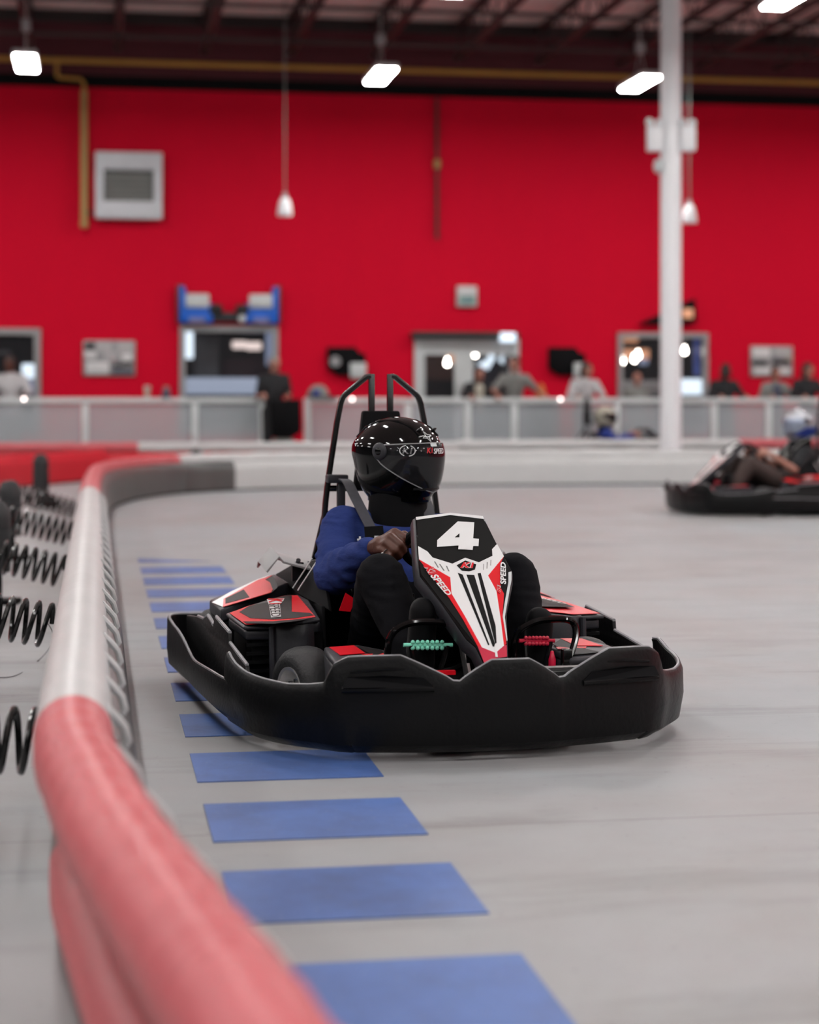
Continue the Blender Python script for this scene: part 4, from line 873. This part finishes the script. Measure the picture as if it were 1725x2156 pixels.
    hoop([(815, 1385, .60), (820, 1348, .60), (836, 1324, .60), (868, 1311, .60), (905, 1309, .60), (940, 1313, .60), (966, 1328, .60), (984, 1352, .60), (990, 1395, .60)])
    hoop([(1082, 1395, .60), (1084, 1350, .60), (1097, 1325, .60), (1130, 1308, .60), (1165, 1304, .60), (1196, 1305, .60), (1211, 1318, .60), (1212, 1345, .62), (1200, 1385, .66)])
    for (x0, x1, y, nm, m) in ((850, 953, 1358, 'green_pedal', mat('mint_metal', (.22, .70, .52), .35)), (1093, 1168, 1349, 'red_pedal', mat('crimson_metal', (.65, .01, .05), .35))):
        a, b = K(x0, y, 'x', .66), K(x1, y, 'x', .66); q = MB(); L_ = (b-a).length; c_ = (a+b)/2
        q.tube([a, b], .006, 8)
        for k in range(7):
            p = a+(b-a)*(.18+.1*k)
            for dz in (-.0085, .0085): q.ell(p+Vector((.004, 0, dz)), (.005, .0066, .0066), seg=8, rings=6)
        q.build(nm, m, t)
        q = MB(); q.tube([a+(b-a)*.15, (.60, (a+b).y/2, .09)], .008, 8); q.tube([b-(b-a)*.1, (.60, (a+b).y/2+.02, .09)], .008, 8); q.build('pedal_arm', 'steel_black', t)
    q = MB(); c_ = K(1163, 1388, 'x', .72); q.lathe([(0, -.025), (.011, -.025), (.011, 0), (.007, .012), (.005, .024), (0, .025)], c_, n=14); q.build('red_reservoir', mat('red_knob', (.75, .01, .06), .25), t)
    q = MB(); q.box(c_+Vector((.02, .0, -.032)), (.10, .14, .010)); q.tube([c_+Vector((.05, -.06, -.02)), c_+Vector((.05, .07, -.02))], .008, 8); q.build('master_cylinder', 'steel', t)
    q = MB(); q.box(c_+Vector((.0, .045, .005)), (.03, .03, .05)); q.build('cylinder_mount', 'steel_black', t, bevel=.005)
    q = MB(); q.box((.74, -.18, .218), (.02, .17, .012)); q.build('red_crossbar', 'decal_red', t)
    return t
K1 = kart()
# ================================================================== PEOPLE
def head_shape(q, c, f, s=1.0):
    """head of about 0.23 m: skull, jaw, nose, brow, ears; c centre, f facing direction"""
    f = Vector(f).normalized(); l = Vector((0, 0, 1)).cross(f).normalized(); u = f.cross(l)
    rot = Matrix((f, l, u)).transposed(); P = lambda a, b, z: Vector(c)+(f*a+l*b+u*z)*s
    q.ell(P(-.01, 0, .02), (.095*s, .076*s, .10*s), rot); q.ell(P(.022, 0, -.045), (.068*s, .058*s, .07*s), rot); q.ell(P(.065, 0, -.09), (.022*s, .026*s, .02*s), rot)
    q.cap(P(.085, 0, .015), P(.108, 0, -.022), .009*s, .014*s, 8); q.ell(P(.078, 0, .03), (.016*s, .05*s, .012*s), rot)
    q.ell(P(.086, 0, -.055), (.010*s, .024*s, .009*s), rot)
    for g in (-1, 1): q.ell(P(-.005, g*.079, 0), (.018*s, .010*s, .030*s), rot); q.ell(P(.055, g*.036, -.02), (.02*s, .018*s, .018*s), rot)
    return q
def eyes(par, c, f, s=1.0):
    f = Vector(f).normalized(); l = Vector((0, 0, 1)).cross(f).normalized(); u = f.cross(l)
    for g in (-1, 1): q = MB(); q.ell(Vector(c)+(f*.082+l*g*.031+u*.008)*s, (.010*s, .012*s, .008*s), seg=8, rings=6); q.build('eye', 'black_soft', par)
def hair_shape(c, f, s=1.0, length=0, r=1.0):
    f = Vector(f).normalized(); l = Vector((0, 0, 1)).cross(f).normalized(); u = f.cross(l); rot = Matrix((f, l, u)).transposed()
    q = MB(); P = lambda a, b, z: Vector(c)+(f*a+l*b+u*z)*s
    q.ell(P(-.024, 0, .046), (.096*s*r, .083*s*r, .092*s*r), rot); q.ell(P(-.055, 0, -.01), (.062*s*r, .078*s*r, .08*s*r), rot)
    if length: q.cap(P(-.06, 0, -.04), P(-.065, 0, -.04-length), .07*s, .055*s); q.cap(P(-.03, .06, 0), P(-.01, .07, -.03-length), .03*s, .03*s); q.cap(P(-.03, -.06, 0), P(-.01, -.07, -.03-length), .03*s, .03*s)
    return q
def hand_shape(q, wrist, palm, curl, s=1.0, side=1, grip=.5):
    """simple five-finger hand: wrist point, palm direction, curl direction (towards which the fingers bend)"""
    w = Vector(wrist); d = Vector(palm).normalized(); c = Vector(curl).normalized(); c = (c-d*c.dot(d)).normalized(); a = d.cross(c)*side
    q.cap(w, w+d*.05*s, .024*s, .03*s, 8)
    for k, (o, L_) in enumerate(((.033, .075), (.012, .085), (-.010, .08), (-.030, .062))):
        b = w+d*.082*s+a*o*s; m = b+(d*(1-grip)+c*grip).normalized()*L_*.5*s; e = m+(d*(.7-grip)+c*(grip+.35)).normalized()*L_*.5*s
        q.cap(w+d*.04*s+a*o*.7*s, b, .014*s, .011*s, 6); q.cap(b, m, .0105*s, .009*s, 6); q.cap(m, e, .009*s, .0075*s, 6)
    tb = w+d*.028*s+a*.03*s; tm = tb+(d*.5+a*.7+c*.4).normalized()*.035*s; q.cap(tb, tm, .013*s, .010*s, 6); q.cap(tm, tm+(d*.8+c*.5).normalized()*.03*s, .010*s, .008*s, 6)
    return q
def bystander(label, px, dist, faceyaw=0, h=1.70, top='cloth_grey', legs='denim', skin='skin', hair='hair', sleeves='short', lean=.0, hairlen=0, arms='rail', inner=None, bend=0, zrail=1.09, lift=0):
    """person standing in the hall; local -y faces the lens"""
    p = at(px, 850, dist); s = h/1.70
    t = thing('person', label, 'person', (p.x, p.y, lift), RZ*0+TH, None)
    hip = Vector((0, .10+bend*.25, .93*s)); f = Vector((math.sin(faceyaw), -math.cos(faceyaw), -.12)); 
    la = lean+bend; chest = hip+Vector((0, -math.sin(la)*.33, math.cos(la)*.33))*s; neck = hip+Vector((0, -math.sin(la)*.54, math.cos(la)*.54))*s
    hd = neck+Vector((f.x*.03, -.03-la*.06, .155*s)); L_ = []; sh = {}; el = {}; wr = {}
    for g in (-1, 1):
        sh[g] = neck+Vector((g*.175*s, .01, -.065*s))
        if arms == 'rail': el[g] = sh[g]+Vector((g*.10, -.09-la*.05, -.20*s)); wr[g] = Vector((g*.20, -.34 if True else 0, zrail+.03)); 
        elif arms == 'down': el[g] = sh[g]+Vector((g*.06, .03, -.27*s)); wr[g] = el[g]+Vector((g*.0, -.08, -.24*s))
        elif arms == 'hold': el[g] = sh[g]+Vector((g*.06, -.02, -.27*s)); wr[g] = el[g]+Vector((-g*.06, -.23, .03))
        elif arms == 'wide': el[g] = sh[g]+Vector((g*.17, -.02, -.19*s)); wr[g] = Vector((g*.30+(.12 if g > 0 else 0), -.30, zrail+.03))
    q = MB(); head_shape(q, hd, f, s*1.0); q.cap(hd+Vector((0, .01, -.07)), neck-Vector((0, 0, .05)), .055*s, .062*s)
    q.cap(neck-Vector((0, 0, .06)), chest, .09*s, .12*s); q.cap(chest, hip, .12*s, .12*s)
    for g in (-1, 1):
        q.cap(neck-Vector((0, 0, .06)), sh[g], .07*s, .055*s); q.cap(sh[g], el[g], .048*s, .038*s); q.cap(el[g], wr[g], .038*s, .026*s)
        d = (wr[g]-el[g]).normalized(); hand_shape(q, wr[g], d*.5+Vector((0, -.6, -.3)) if arms != 'down' else d, (0, 0, -1) if arms != 'down' else (0, -1, 0), s*.95, g, .45)
        hp = hip+Vector((g*.085*s, 0, -.02)); kn = Vector((g*.10*s, .06+bend*.1, .50*s)); an = Vector((g*.10*s, .12+bend*.15, .09))
        q.cap(hp, kn, .078*s, .052*s); q.cap(kn, an, .052*s, .035*s)
    q.build('body', skin, t, remesh=.014, soft=2, smooth=180); eyes(t, hd, f, s)
    if hair: hair_shape(hd, f, s, hairlen).build('hair', hair, t, remesh=.014, soft=2, smooth=180)
    q = MB()
    q.cap(neck-Vector((0, 0, .07)), chest, .12*s, .148*s, 16); q.cap(chest, hip+Vector((0, 0, .03)), .148*s, .142*s, 16); q.cap(hip+Vector((0, 0, .03)), hip-Vector((0, 0, .05)), .142*s, .142*s, 16)
    for g in (-1, 1):
        q.cap(chest+Vector((g*.06, 0, .02)), sh[g], .12*s, .075*s, 12); q.cap(neck-Vector((0, 0, .055)), sh[g], .075*s, .068*s)
        if sleeves == 'short': q.cap(sh[g], sh[g].lerp(el[g], .75), .068*s, .060*s)
        else: q.cap(sh[g], el[g], .070*s, .056*s); q.cap(el[g], el[g].lerp(wr[g], .88), .056*s, .042*s)
    q.build('top', top, t, remesh=.016, soft=3, smooth=180)
    if inner: q = MB(); q.cap(chest+Vector((0, -.075, .10)), hip+Vector((0, -.062, .05)), .085*s, .10*s, 12); q.build('inner_shirt', inner, t, remesh=.014, soft=1, smooth=180)
    q = MB()
    for g in (-1, 1):
        hp = hip+Vector((g*.08*s, 0, -.02)); kn = Vector((g*.10*s, .06+bend*.1, .50*s)); an = Vector((g*.10*s, .12+bend*.15, .10))
        q.cap(hp, kn, .105*s, .075*s); q.cap(kn, an, .075*s, .058*s)
    q.build('trousers', legs, t, remesh=.016, soft=2, smooth=180)
    for g in (-1, 1):
        an = Vector((g*.10*s, .12+bend*.15, .05)); q = MB(); q.cap(an+Vector((0, .02, 0)), an+Vector((0, -.15, -.01)), .045, .038); q.build('shoe', 'cloth_black', t, remesh=.012, soft=1, smooth=180)
    return t
BR = lambda px, o=.38: rd(px)+o
bystander('standing person in a white jacket with short dark hair behind the left railing', 22, BR(22, .5), -.5, 1.66, 'cloth_white', 'cloth_grey', 'skin_dark', sleeves='long', arms='rail')
ms = bystander('track marshal in black with a grey cap standing at the gap in the railing', 578, BR(578, -.15), .45, 1.66, 'cloth_black', 'cloth_black', 'skin', hair='cloth_grey', sleeves='short', arms='hold', zrail=1.0)
bystander('dark-haired woman in a black jacket over a cream top leaning on the railing', 1010, BR(1012, .36), .35, 1.53, 'cloth_black', 'cloth_black', 'skin', sleeves='long', arms='rail', inner='cream', hairlen=.08)
bystander('man in a grey T-shirt leaning on the railing with both arms', 1083, BR(1081, .44), -.55, 1.70, 'cloth_grey', 'cloth_grey', 'skin', arms='wide', lean=.25)
bystander('brown-haired person in a pale hooded top bending over the railing', 1232, BR(1232, .42), .8, 1.60, 'cloth_white', 'cloth_grey', 'skin', sleeves='long', arms='rail', hairlen=.05, lean=.2)
bystander('pale-faced person at the counter just left of the white column', 1345, BR(1345, 1.1), 0, 1.46, 'cloth_grey', 'cloth_grey', 'skin', hair=None, arms='down')
bystander('dark-haired person in a black jacket behind the railing, right of the column', 1530, BR(1530, .45), 2.6, 1.58, 'cloth_black', 'cloth_grey', 'skin', sleeves='long', arms='rail', hairlen=.05)
bystander('person in a pale grey top under the right picture panel', 1637, BR(1637, .95), 0, 1.55, 'cloth_grey', 'cloth_grey', 'skin', sleeves='long', arms='rail', inner='denim')
bystander('long-haired person in a black top at the right edge above the second driver', 1704, BR(1704, .5), .6, 1.60, 'cloth_black', 'cloth_black', 'skin', sleeves='long', hairlen=.22, arms='rail')
# black bag beside the marshal
p = at(598, 850, BR(598, -.62)); t = thing('bin_bag', 'large black box-shaped bag held by the marshal at the railing gap', 'bag', (p.x, p.y, .47), TH)
q = MB(); q.prism([(-.21, 0, .58), (.25, 0, .60), (.26, 0, .12), (.10, 0, .02), (-.18, 0, .04)], (0, .24, 0)); q.build('bag_body', 'black_soft', t, bevel=.03, seg=3); q = MB(); q.box((0, .12, -.22), (.30, .2, .48)); q.build('trolley_base', 'cloth_grey', t, bevel=.02)
q = MB(); q.tube([(-.1, .1, .58), (-.08, .1, .66), (.06, .1, .66), (.08, .1, .58)], .012, 6); q.build('handle', 'black_soft', t)

# ------------------------------------------------------------------ seated drivers in kart coordinates
def helmet(par, c, yaw, shell, visor, logos=True, s=1.0, accent=None):
    h = bpy.data.objects.new('helmet', None); COL.objects.link(h); h.parent = par; h.location = c; h.rotation_euler = (0, 0, yaw); h.empty_display_size = .1; h.scale = (s, s, s)
    A_, B_, Ct, Cb = .170, .132, .135, .18
    def sp(az, e, k=1.0, dx=0):
        ce, se = math.cos(e), math.sin(e); pw = 1.0
        if e < 0: ce = (1-abs(math.sin(e))**2.9)**(1/2.9) if abs(se) < .999 else 0; ce = max(ce, .0)
        x = A_*ce*math.cos(az); y = B_*ce*math.sin(az); z = (Ct if e > 0 else Cb)*se
        if e < 0: x += .018*math.cos(az)*max(0, math.cos(az))*math.sin(min(-e, 1.2)); x *= 1-.16*(-se); y *= 1-.16*(-se)
        if e > 0: x -= .0
        # crown spoiler at the back and rear neck roll
        if math.cos(az) < -.2: x -= .012*max(0, -math.cos(az))*math.exp(-((e-.25)/.25)**2)
        return Vector((x*k, y*k, z*k+0))
    rows = []
    for i in range(37):
        e = R(90-i*4.1)
        if e < R(-55): break
        rows.append([sp(2*math.pi*k/56, e) for k in range(56)])
    last = rows[-1]
    rows.append([Vector((v.x*1.0, v.y*1.0, v.z-.012)) for v in last]); rows.append([Vector((v.x*.93, v.y*.92, v.z-.018)) for v in last]); rows.append([Vector((v.x*.8, v.y*.8, v.z+.01)) for v in last]); rows.append([Vector((v.x*.6, v.y*.65, v.z+.02)) for v in last])
    q = MB(); q.grid(rows, True); q.build('shell', shell, h, smooth=60)
    # raised crown ribs and vents
    for g in (-1, 1):
        q = MB(); q.tube([sp(R(g*a), R(e), 1.004) for a, e in ((28, 30), (34, 45), (60, 62), (120, 62), (150, 45), (160, 28))], .006, 6); q.build('crown_ridge', shell, h)
        q = MB(); q.ell(sp(R(g*26), R(40), 1.0), (.018, .011, .006), Matrix.Rotation(-.6, 3, 'Y')); q.build('vent', 'steel_black', h)
    q = MB(); q.tube([sp(R(a), R(-38-.0*a), 1.012) for a in range(-40, 41, 8)], .008, 6); q.build('chin_vent', 'gloss', h)
    # visor: eye port patch, tall in front, narrow at the pivots
    rows = []
    for i in range(41):
        az = R(-92+184*i/40); w = abs(az)/R(92); et = R(19-4*w**2); ebt = R(-42+ 40*w**1.6)
        if w > .86: k_ = (w-.86)/.14; m_ = (et+ebt)/2; r_ = math.sqrt(max(0, 1-k_**2))*.999+.001; et, ebt = m_+(et-m_)*r_, m_+(ebt-m_)*r_
        rows.append([sp(az, et+(ebt-et)*j/10, 1.035) for j in range(11)])
    q = MB(); q.grid(rows); q.build('visor', visor, h, solid=.003, smooth=60); vz = h.children[-1]
    q = MB(); edge = [r[0] for r in rows]+[r[-1] for r in reversed(rows)]; q.tube(edge, .0022, 6, closed=True); q.build('visor_rim', 'frame_grey' if logos else 'steel', vz)
    for g in (-1, 1):
        c_ = sp(R(g*84), R(7), 1.04); q = MB(); q.ell(c_, (.030, .010, .030), seg=20); q.build('pivot_cover', 'greyp', vz); q = MB(); q.ell(c_+Vector((0, g*.007, 0)), (.014, .006, .014), seg=6); q.build('pivot_screw', 'gloss', vz)
    q = MB(); q.grid([[sp(R(a), R(e), .985) for e in range(14, -38, -6)] for a in range(-70, 71, 7)]); q.build('eye_port', 'black_soft', h)
    if logos:
        def patch(txt, az0, az1, e0, e1, m, k=1.045, sh=.25, bold=.02):
            vs, fs = text_rows(txt, sh, bold); q = MB(); V_ = [q.bm.verts.new(sp(R(az0+(az1-az0)*u), R(e0+(e1-e0)*v), k)) for u, v in vs]
            for f_ in fs:
                try: q.bm.faces.new([V_[i] for i in f_])
                except ValueError: pass
            q.build('white_lettering' if m != 'decal_red' else 'red_lettering', m, vz, smooth=10)
        patch('K1', -56, -43, 4, 12, 'decal_white')
        q = MB()
        for s0, s1 in ((100, 245), (-80, 65)):
            q.tube([sp(R(-49.5+9.5*math.cos(R(a))), R(8+7.5*math.sin(R(a))), 1.048) for a in range(s0, s1, 12)], .0016, 5)
        q.build('round_logo', 'decal_white', vz)
        patch('K1', -24, -14, 4.5, 12, 'decal_red', 1.05); patch('SPEED', -13, 12, 3.5, 11, 'decal_white', 1.05)
        q = MB(); q.grid([[sp(R(a), R(e), 1.043) for e in (2, 6, 13)] for a in range(-25, 16, 4)]); q.build('logo_backing', 'gloss', vz)
        q = MB(); q.grid([[sp(R(a), R(e), 1.046) for e in (14, 19)] for a in range(-16, 0, 4)]); q.build('pale_sticker', 'rail', vz)
        # star-shaped sticker on the forehead
        st_ = []
        for k in range(8):
            r_ = 9 if k % 2 == 0 else 3.2; st_.append((-14+r_*1.1*math.cos(k*math.pi/4+.3), 30+r_*math.sin(k*math.pi/4+.3)))
        q = MB(); q.tube([sp(R(a), R(e), 1.008) for a, e in st_], .0018, 5, closed=True); q.tube([sp(R(a), R(e), 1.008) for a, e in ((-30, 29), (-22, 31), (-14, 29), (-4, 31))], .0018, 5); q.build('star_sticker', 'decal_white', h)
    if accent:
        q = MB(); q.grid([[sp(R(a), R(e), 1.012) for e in (-12, -22, -34, -44)] for a in range(25, 150, 8)]); q.build('blue_side_panel', accent, h)
        q = MB(); q.grid([[sp(R(a), R(e), 1.012) for e in (-12, -22, -34, -44)] for a in range(-150, -24, 8)]); q.build('blue_side_panel', accent, h)
    return h
def driver(label, rootloc, rz, top='hoodie', legs='trouser', skin='skin_dark', sleeves='long', shell='gloss', visor='visor', yaw=0, logos=True, detail=True, accent=None, belts=True, scale=1, hs=1.0):
    t = thing('person', label, 'person', rootloc, rz)
    vx = .008 if detail else .014
    pel = Vector((-.20, 0, .17)); ch = Vector((-.285, -.008, .46)); nk = Vector((-.265, -.005, .605)); hc = Vector((-.25, -.0075, .815))
    sR, sL = Vector((-.27, -.196, .568)), Vector((-.21, .150, .540)); eR, eL = Vector((-.125, -.262, .425)), Vector((-.06, .255, .40)); wR, wL = Vector((.125, -.196, .532)), Vector((.14, .18, .54))
    kR, kL = Vector((.30, -.205, .455)), Vector((.36, .208, .455)); aR, aL = Vector((.525, -.150, .215)), Vector((.54, .215, .20))
    fd = Vector((math.cos(yaw), math.sin(yaw), -.05))
    q = MB(); head_shape(q, hc+Vector((0, 0, -.02)), fd, .95); q.cap(hc-Vector((0, 0, .09)), nk-Vector((0, 0, .05)), .055, .065)
    q.cap(nk-Vector((0, 0, .06)), ch, .09, .12); q.cap(ch, pel, .12, .12)
    for s_, e_, w_ in ((sR, eR, wR), (sL, eL, wL)): q.cap(nk-Vector((0, 0, .05)), s_, .07, .05); q.cap(s_, e_, .046, .036); q.cap(e_, w_, .038, .0255)
    for g, k_, a_ in ((-1, kR, aR), (1, kL, aL)): q.cap(pel+Vector((0, g*.09, 0)), k_, .078, .052); q.cap(k_, a_, .052, .034)
    # right hand closed on the rim: knuckles outwards, fingers folded over it
    def grip(wr, L, thumb):
        mc = [Vector(m[0]) for m in L]; pal = sum(mc, Vector())/4
        q.cap(wr, wr.lerp(pal, .55), .024, .029, 10)
        for i, (m, p_, d_, tp) in enumerate(L):
            r_ = (.0145, .0145, .0135, .012)[i]
            q.cap(wr.lerp(Vector(m), .25), m, .018, r_*1.03, 8); q.cap(m, p_, r_, r_*.93, 8); q.cap(p_, d_, r_*.92, r_*.85, 8); q.cap(d_, tp, r_*.84, r_*.76, 8)
        q.cap(wr.lerp(pal, .35), thumb[0], .018, .014, 8); q.cap(thumb[0], thumb[1], .014, .012, 8); q.cap(thumb[1], thumb[2], .012, .010, 8)
    kk = lambda px, py, x: tuple(K(px, py, 'x', x))
    Lr = [(kk(831, 1120, .205), kk(853, 1132, .235), kk(858, 1147, .222), kk(852, 1152, .20)), (kk(822, 1130, .220), kk(844, 1147, .250), kk(851, 1160, .235), kk(846, 1163, .212)),
          (kk(813, 1143, .222), kk(833, 1160, .252), kk(842, 1171, .238), kk(838, 1174, .215)), (kk(805, 1157, .215), kk(821, 1171, .245), kk(830, 1180, .232), kk(828, 1182, .212))]
    th = (kk(838, 1128, .165), kk(852, 1124, .185), kk(862, 1130, .19))
    grip(wR, Lr, th)
    def mir(p_, dx=.0): return (p_[0]+dx, -p_[1]+.005, p_[2])
    grip(wL, [tuple(mir(p_) for p_ in f_) for f_ in Lr], tuple(mir(p_) for p_ in th))
    q.build('body', skin, t, remesh=.0045 if detail else .012, soft=3 if detail else 2, smooth=180)
    if detail:
        for (m, p_, d_, tp), r_ in zip(Lr, (.0145, .0145, .0135, .012)):
            pass
        a, b = Vector(Lr[3][0]), Vector(Lr[3][1]); c_ = a.lerp(b, .55); ax = (b-a).normalized(); x_ = ax.cross(Vector((0, 0, 1))).normalized(); y_ = ax.cross(x_)
        q = MB(); q.tube([c_+x_*math.cos(k*math.pi/12)*.0145+y_*math.sin(k*math.pi/12)*.0145 for k in range(24)], .0022, 6, closed=True); q.ell(c_-x_*.016 if x_.x < 0 else c_+x_*.016, (.006, .005, .005)); q.build('ring', 'silver', t)
    # balaclava / neck
    q = MB(); q.cap(hc-Vector((.0, 0, .11)), nk+Vector((.01, 0, -.015)), .098, .108, 18); q.build('neck_sock', 'black_soft', t, remesh=.01, soft=2, smooth=180)
    # upper garment
    q = MB(); q.cap(nk-Vector((.01, 0, .075)), ch, .12, .152, 20); q.cap(ch, pel+Vector((-.02, 0, .14)), .150, .142, 20)
    for g, s_, e_, w_ in ((-1, sR, eR, wR), (1, sL, eL, wL)):
        q.cap(ch+Vector((0, g*.06, .02)), s_, .12, .078, 16); q.cap(nk-Vector((.02, 0, .065)), s_+Vector((0, 0, .01)), .078, .072, 16)
        if sleeves == 'long':
            q.cap(s_, e_, .076, .062, 16); q.cap(e_, e_.lerp(w_, .35), .062, .060, 16); q.cap(e_.lerp(w_, .3), e_.lerp(w_, .93), .060, .042, 16)
            for f_, r_ in ((.25, .080), (.55, .074), (.85, .070)): q.ell(s_.lerp(e_, f_)+Vector((0, g*.004, 0)), (.076*r_/.075, r_, .016))    # cloth folds
            for f_, r_ in ((.10, .064), (.30, .061), (.5, .055)): q.cap(e_.lerp(w_, f_)+Vector((0, 0, -.01)), e_.lerp(w_, f_)+Vector((.005, 0, .02)), r_*.97, r_*.92)
        else: q.cap(s_, s_.lerp(e_, .72), .074, .066, 16)
    q.build('hooded_sweatshirt' if top == 'hoodie' else 'shirt', top, t, remesh=.0075 if detail else .016, soft=3, smooth=180, folds=.0075 if detail else 0)
    if detail:
        q = MB(); q.tube([nk+Vector((.02*math.cos(a)-.01, 0, .0))+Vector((math.cos(a)*.10, math.sin(a)*.125, -.02-.025*math.cos(a))) for a in [2*math.pi*k/20 for k in range(20)]], .026, 10, closed=True); q.build('hood', top, t, remesh=.009, soft=4, smooth=180)
    q = MB()
    for g, k_, a_ in ((-1, kR, aR), (1, kL, aL)):
        q.cap(pel+Vector((0, g*.085, .0)), k_, .110, .078, 16); q.cap(pel+Vector((-.005, g*.035, .135)), pel+Vector((.05, g*.05, .04)), .148, .13, 16); q.cap(k_, k_.lerp(a_, .5), .078, .066, 16); q.cap(k_.lerp(a_, .5), a_+Vector((-.01, 0, .01)), .066, .056, 16)
    q.build('trousers', legs, t, remesh=.010 if detail else .016, soft=3, smooth=180, folds=.004 if detail else 0)
    for g, a_, tx in ((-1, aR, Vector((.572, -.146, .382))), (1, aL, Vector((.565, .222, .342)))):
        he = a_+Vector((.015, 0, -.055)); q = MB(); q.cap(he, he.lerp(tx, .5)+Vector((-.012, 0, 0)), .040, .042, 14); q.cap(he.lerp(tx, .45), tx, .043, .040, 14); q.cap(a_, a_+Vector((.02, 0, -.02)), .046, .046, 12)
        q.build('shoe', 'shoe', t, remesh=.008 if detail else .012, soft=3, smooth=180)
        so = t.children[-1]; d_ = (tx-he).normalized(); n_ = Vector((d_.z, 0, -d_.x)); q = MB(); 
        q.cap(he+n_*.020, tx+n_*.016, .040, .041, 14); bmesh.ops.scale(q.bm, vec=(1, 1, 1), verts=q.bm.verts); q.build('sole', 'black_soft', so, remesh=.008, soft=2, smooth=180)
        if False: q = MB(); q.tube([he.lerp(tx, .72)+n_*.012+Vector((0, .046*math.cos(a), 0))+n_*.046*math.sin(a) for a in [R(x) for x in range(-20, 201, 20)]], .0022, 6); q.build('toe_seam', 'cloth_grey', so)
    if belts:
        q = MB()
        def strap(L, w, m, nm):
            q = MB(); P_ = spline([tuple(x) for x in L], 5); rows = []
            for i, p_ in enumerate(P_):
                p_ = Vector(p_); tt = (Vector(P_[min(i+1, len(P_)-1)])-Vector(P_[max(i-1, 0)])).normalized(); sd = tt.cross(Vector((.75, 0, .66))).normalized(); rows.append([p_-sd*w/2, p_, p_+sd*w/2])
            q.grid(rows); q.build(nm, m, t, solid=.004, smooth=60)
        strap([(-.44, -.155, .735), (-.36, -.158, .728), (-.27, -.158, .690), (-.185, -.145, .630), (-.120, -.130, .575)], .036, 'belt', 'shoulder_belt')
        strap([(-.122, -.125, .590), (-.108, -.118, .50), (-.10, -.09, .38), (-.08, -.02, .27)], .065, 'black_soft', 'chest_belt')
        strap([(-.44, .12, .735), (-.36, .105, .715), (-.27, .095, .675), (-.185, .085, .630), (-.125, .075, .575)], .038, 'belt', 'shoulder_belt')
        strap([(-.125, .095, .578), (-.105, .085, .50), (-.10, .06, .36), (-.08, .02, .27)], .05, 'black_soft', 'chest_belt')
        if detail:
            q = MB(); c1 = Vector(kk(758, 1136, -.085)); q.box(c1, (.006, .018, .006)); q.box(c1, (.006, .006, .020)); q.box(c1+Vector((0, .012, -.006)), (.006, .012, .006)); q.build('belt_print', 'decal_white', t)
            q = MB(); q.box(Vector(kk(793, 1132, -.085)), (.006, .014, .012)); q.build('belt_print', 'decal_white', t)
    helmet(t, hc+Vector((0, 0, .008)), yaw, shell, visor, logos, hs, accent)
    return t
# the driver looks to the picture's right: helmet yaw in kart coordinates
wy = math.radians(-35) - KRZ
D1 = driver('driver in blue sweatshirt and glossy black helmet at the wheel of kart number 4', KO, KRZ, yaw=wy, hs=.98)

# ------------------------------------------------------------------ second kart, entering from the right
def place(o, loc, rz): o.location = loc; o.rotation_euler = (0, 0, rz)
k2 = copy_tree(K1); k2['label'] = 'second black rental kart, blurred, driving in from the right edge'
c2 = floor_at(1590, 1068); rz2 = R(195)
p2 = Vector((at(1634, 850, 17.45).x, 17.45, 0)); place(k2, p2, rz2)
M['silver_shell'] = mat('silver_helmet', (.55, .57, .62), .22, metal=.4, coat=.4)
M['silver_visor'] = mat('silver_mirror_visor', (.45, .52, .66), .12, metal=.6)
M['tshirt'] = mat('black_tshirt', (.010, .011, .014), .85)
M['brown'] = mat('brown_trousers', (.07, .045, .04), .85)
d2 = driver('driver of the second kart in a black T-shirt with silver and blue helmet', p2, rz2, 'tshirt', 'brown', 'skin', 'short', 'silver_shell', 'silver_visor', R(8), False, False, 'cloth_blue')
for y0, y1 in ((-.10, -.01), (.10, .01)):
    q = MB(); q.tube(spline([(-.30, y0*1.3, .70), (-.19, y0*1.2, .64), (-.125, y0*.7, .56), (-.11, y1, .50)], 4), .018, 6, flat=(1, .4)); q.build('pale_strap', 'cloth_grey', d2)
for y in (-.11, .09):
    q = MB(); q.ell((-.125, y, .46), (.02, .03, .03)); q.build('white_chest_print', 'cloth_white', d2)
# third kart and driver parked behind the far barrier
p3_ = at(1283, 850, 27.42+.47); p3 = Vector((p3_.x, p3_.y-.0, 0)); rz3 = TH+R(0)
k3 = copy_tree(K1); k3['label'] = 'third black kart, mostly hidden behind the far white barrier'; place(k3, p3+Vector((.18, 0, 0)), rz3)
d3 = driver('kart driver in a royal blue jacket and cream helmet behind the far barrier', p3+Vector((.18, 0, 0)), rz3, 'cloth_blue', 'cloth_black', 'skin', 'long', 'cream', 'visor', R(-25), False, False)
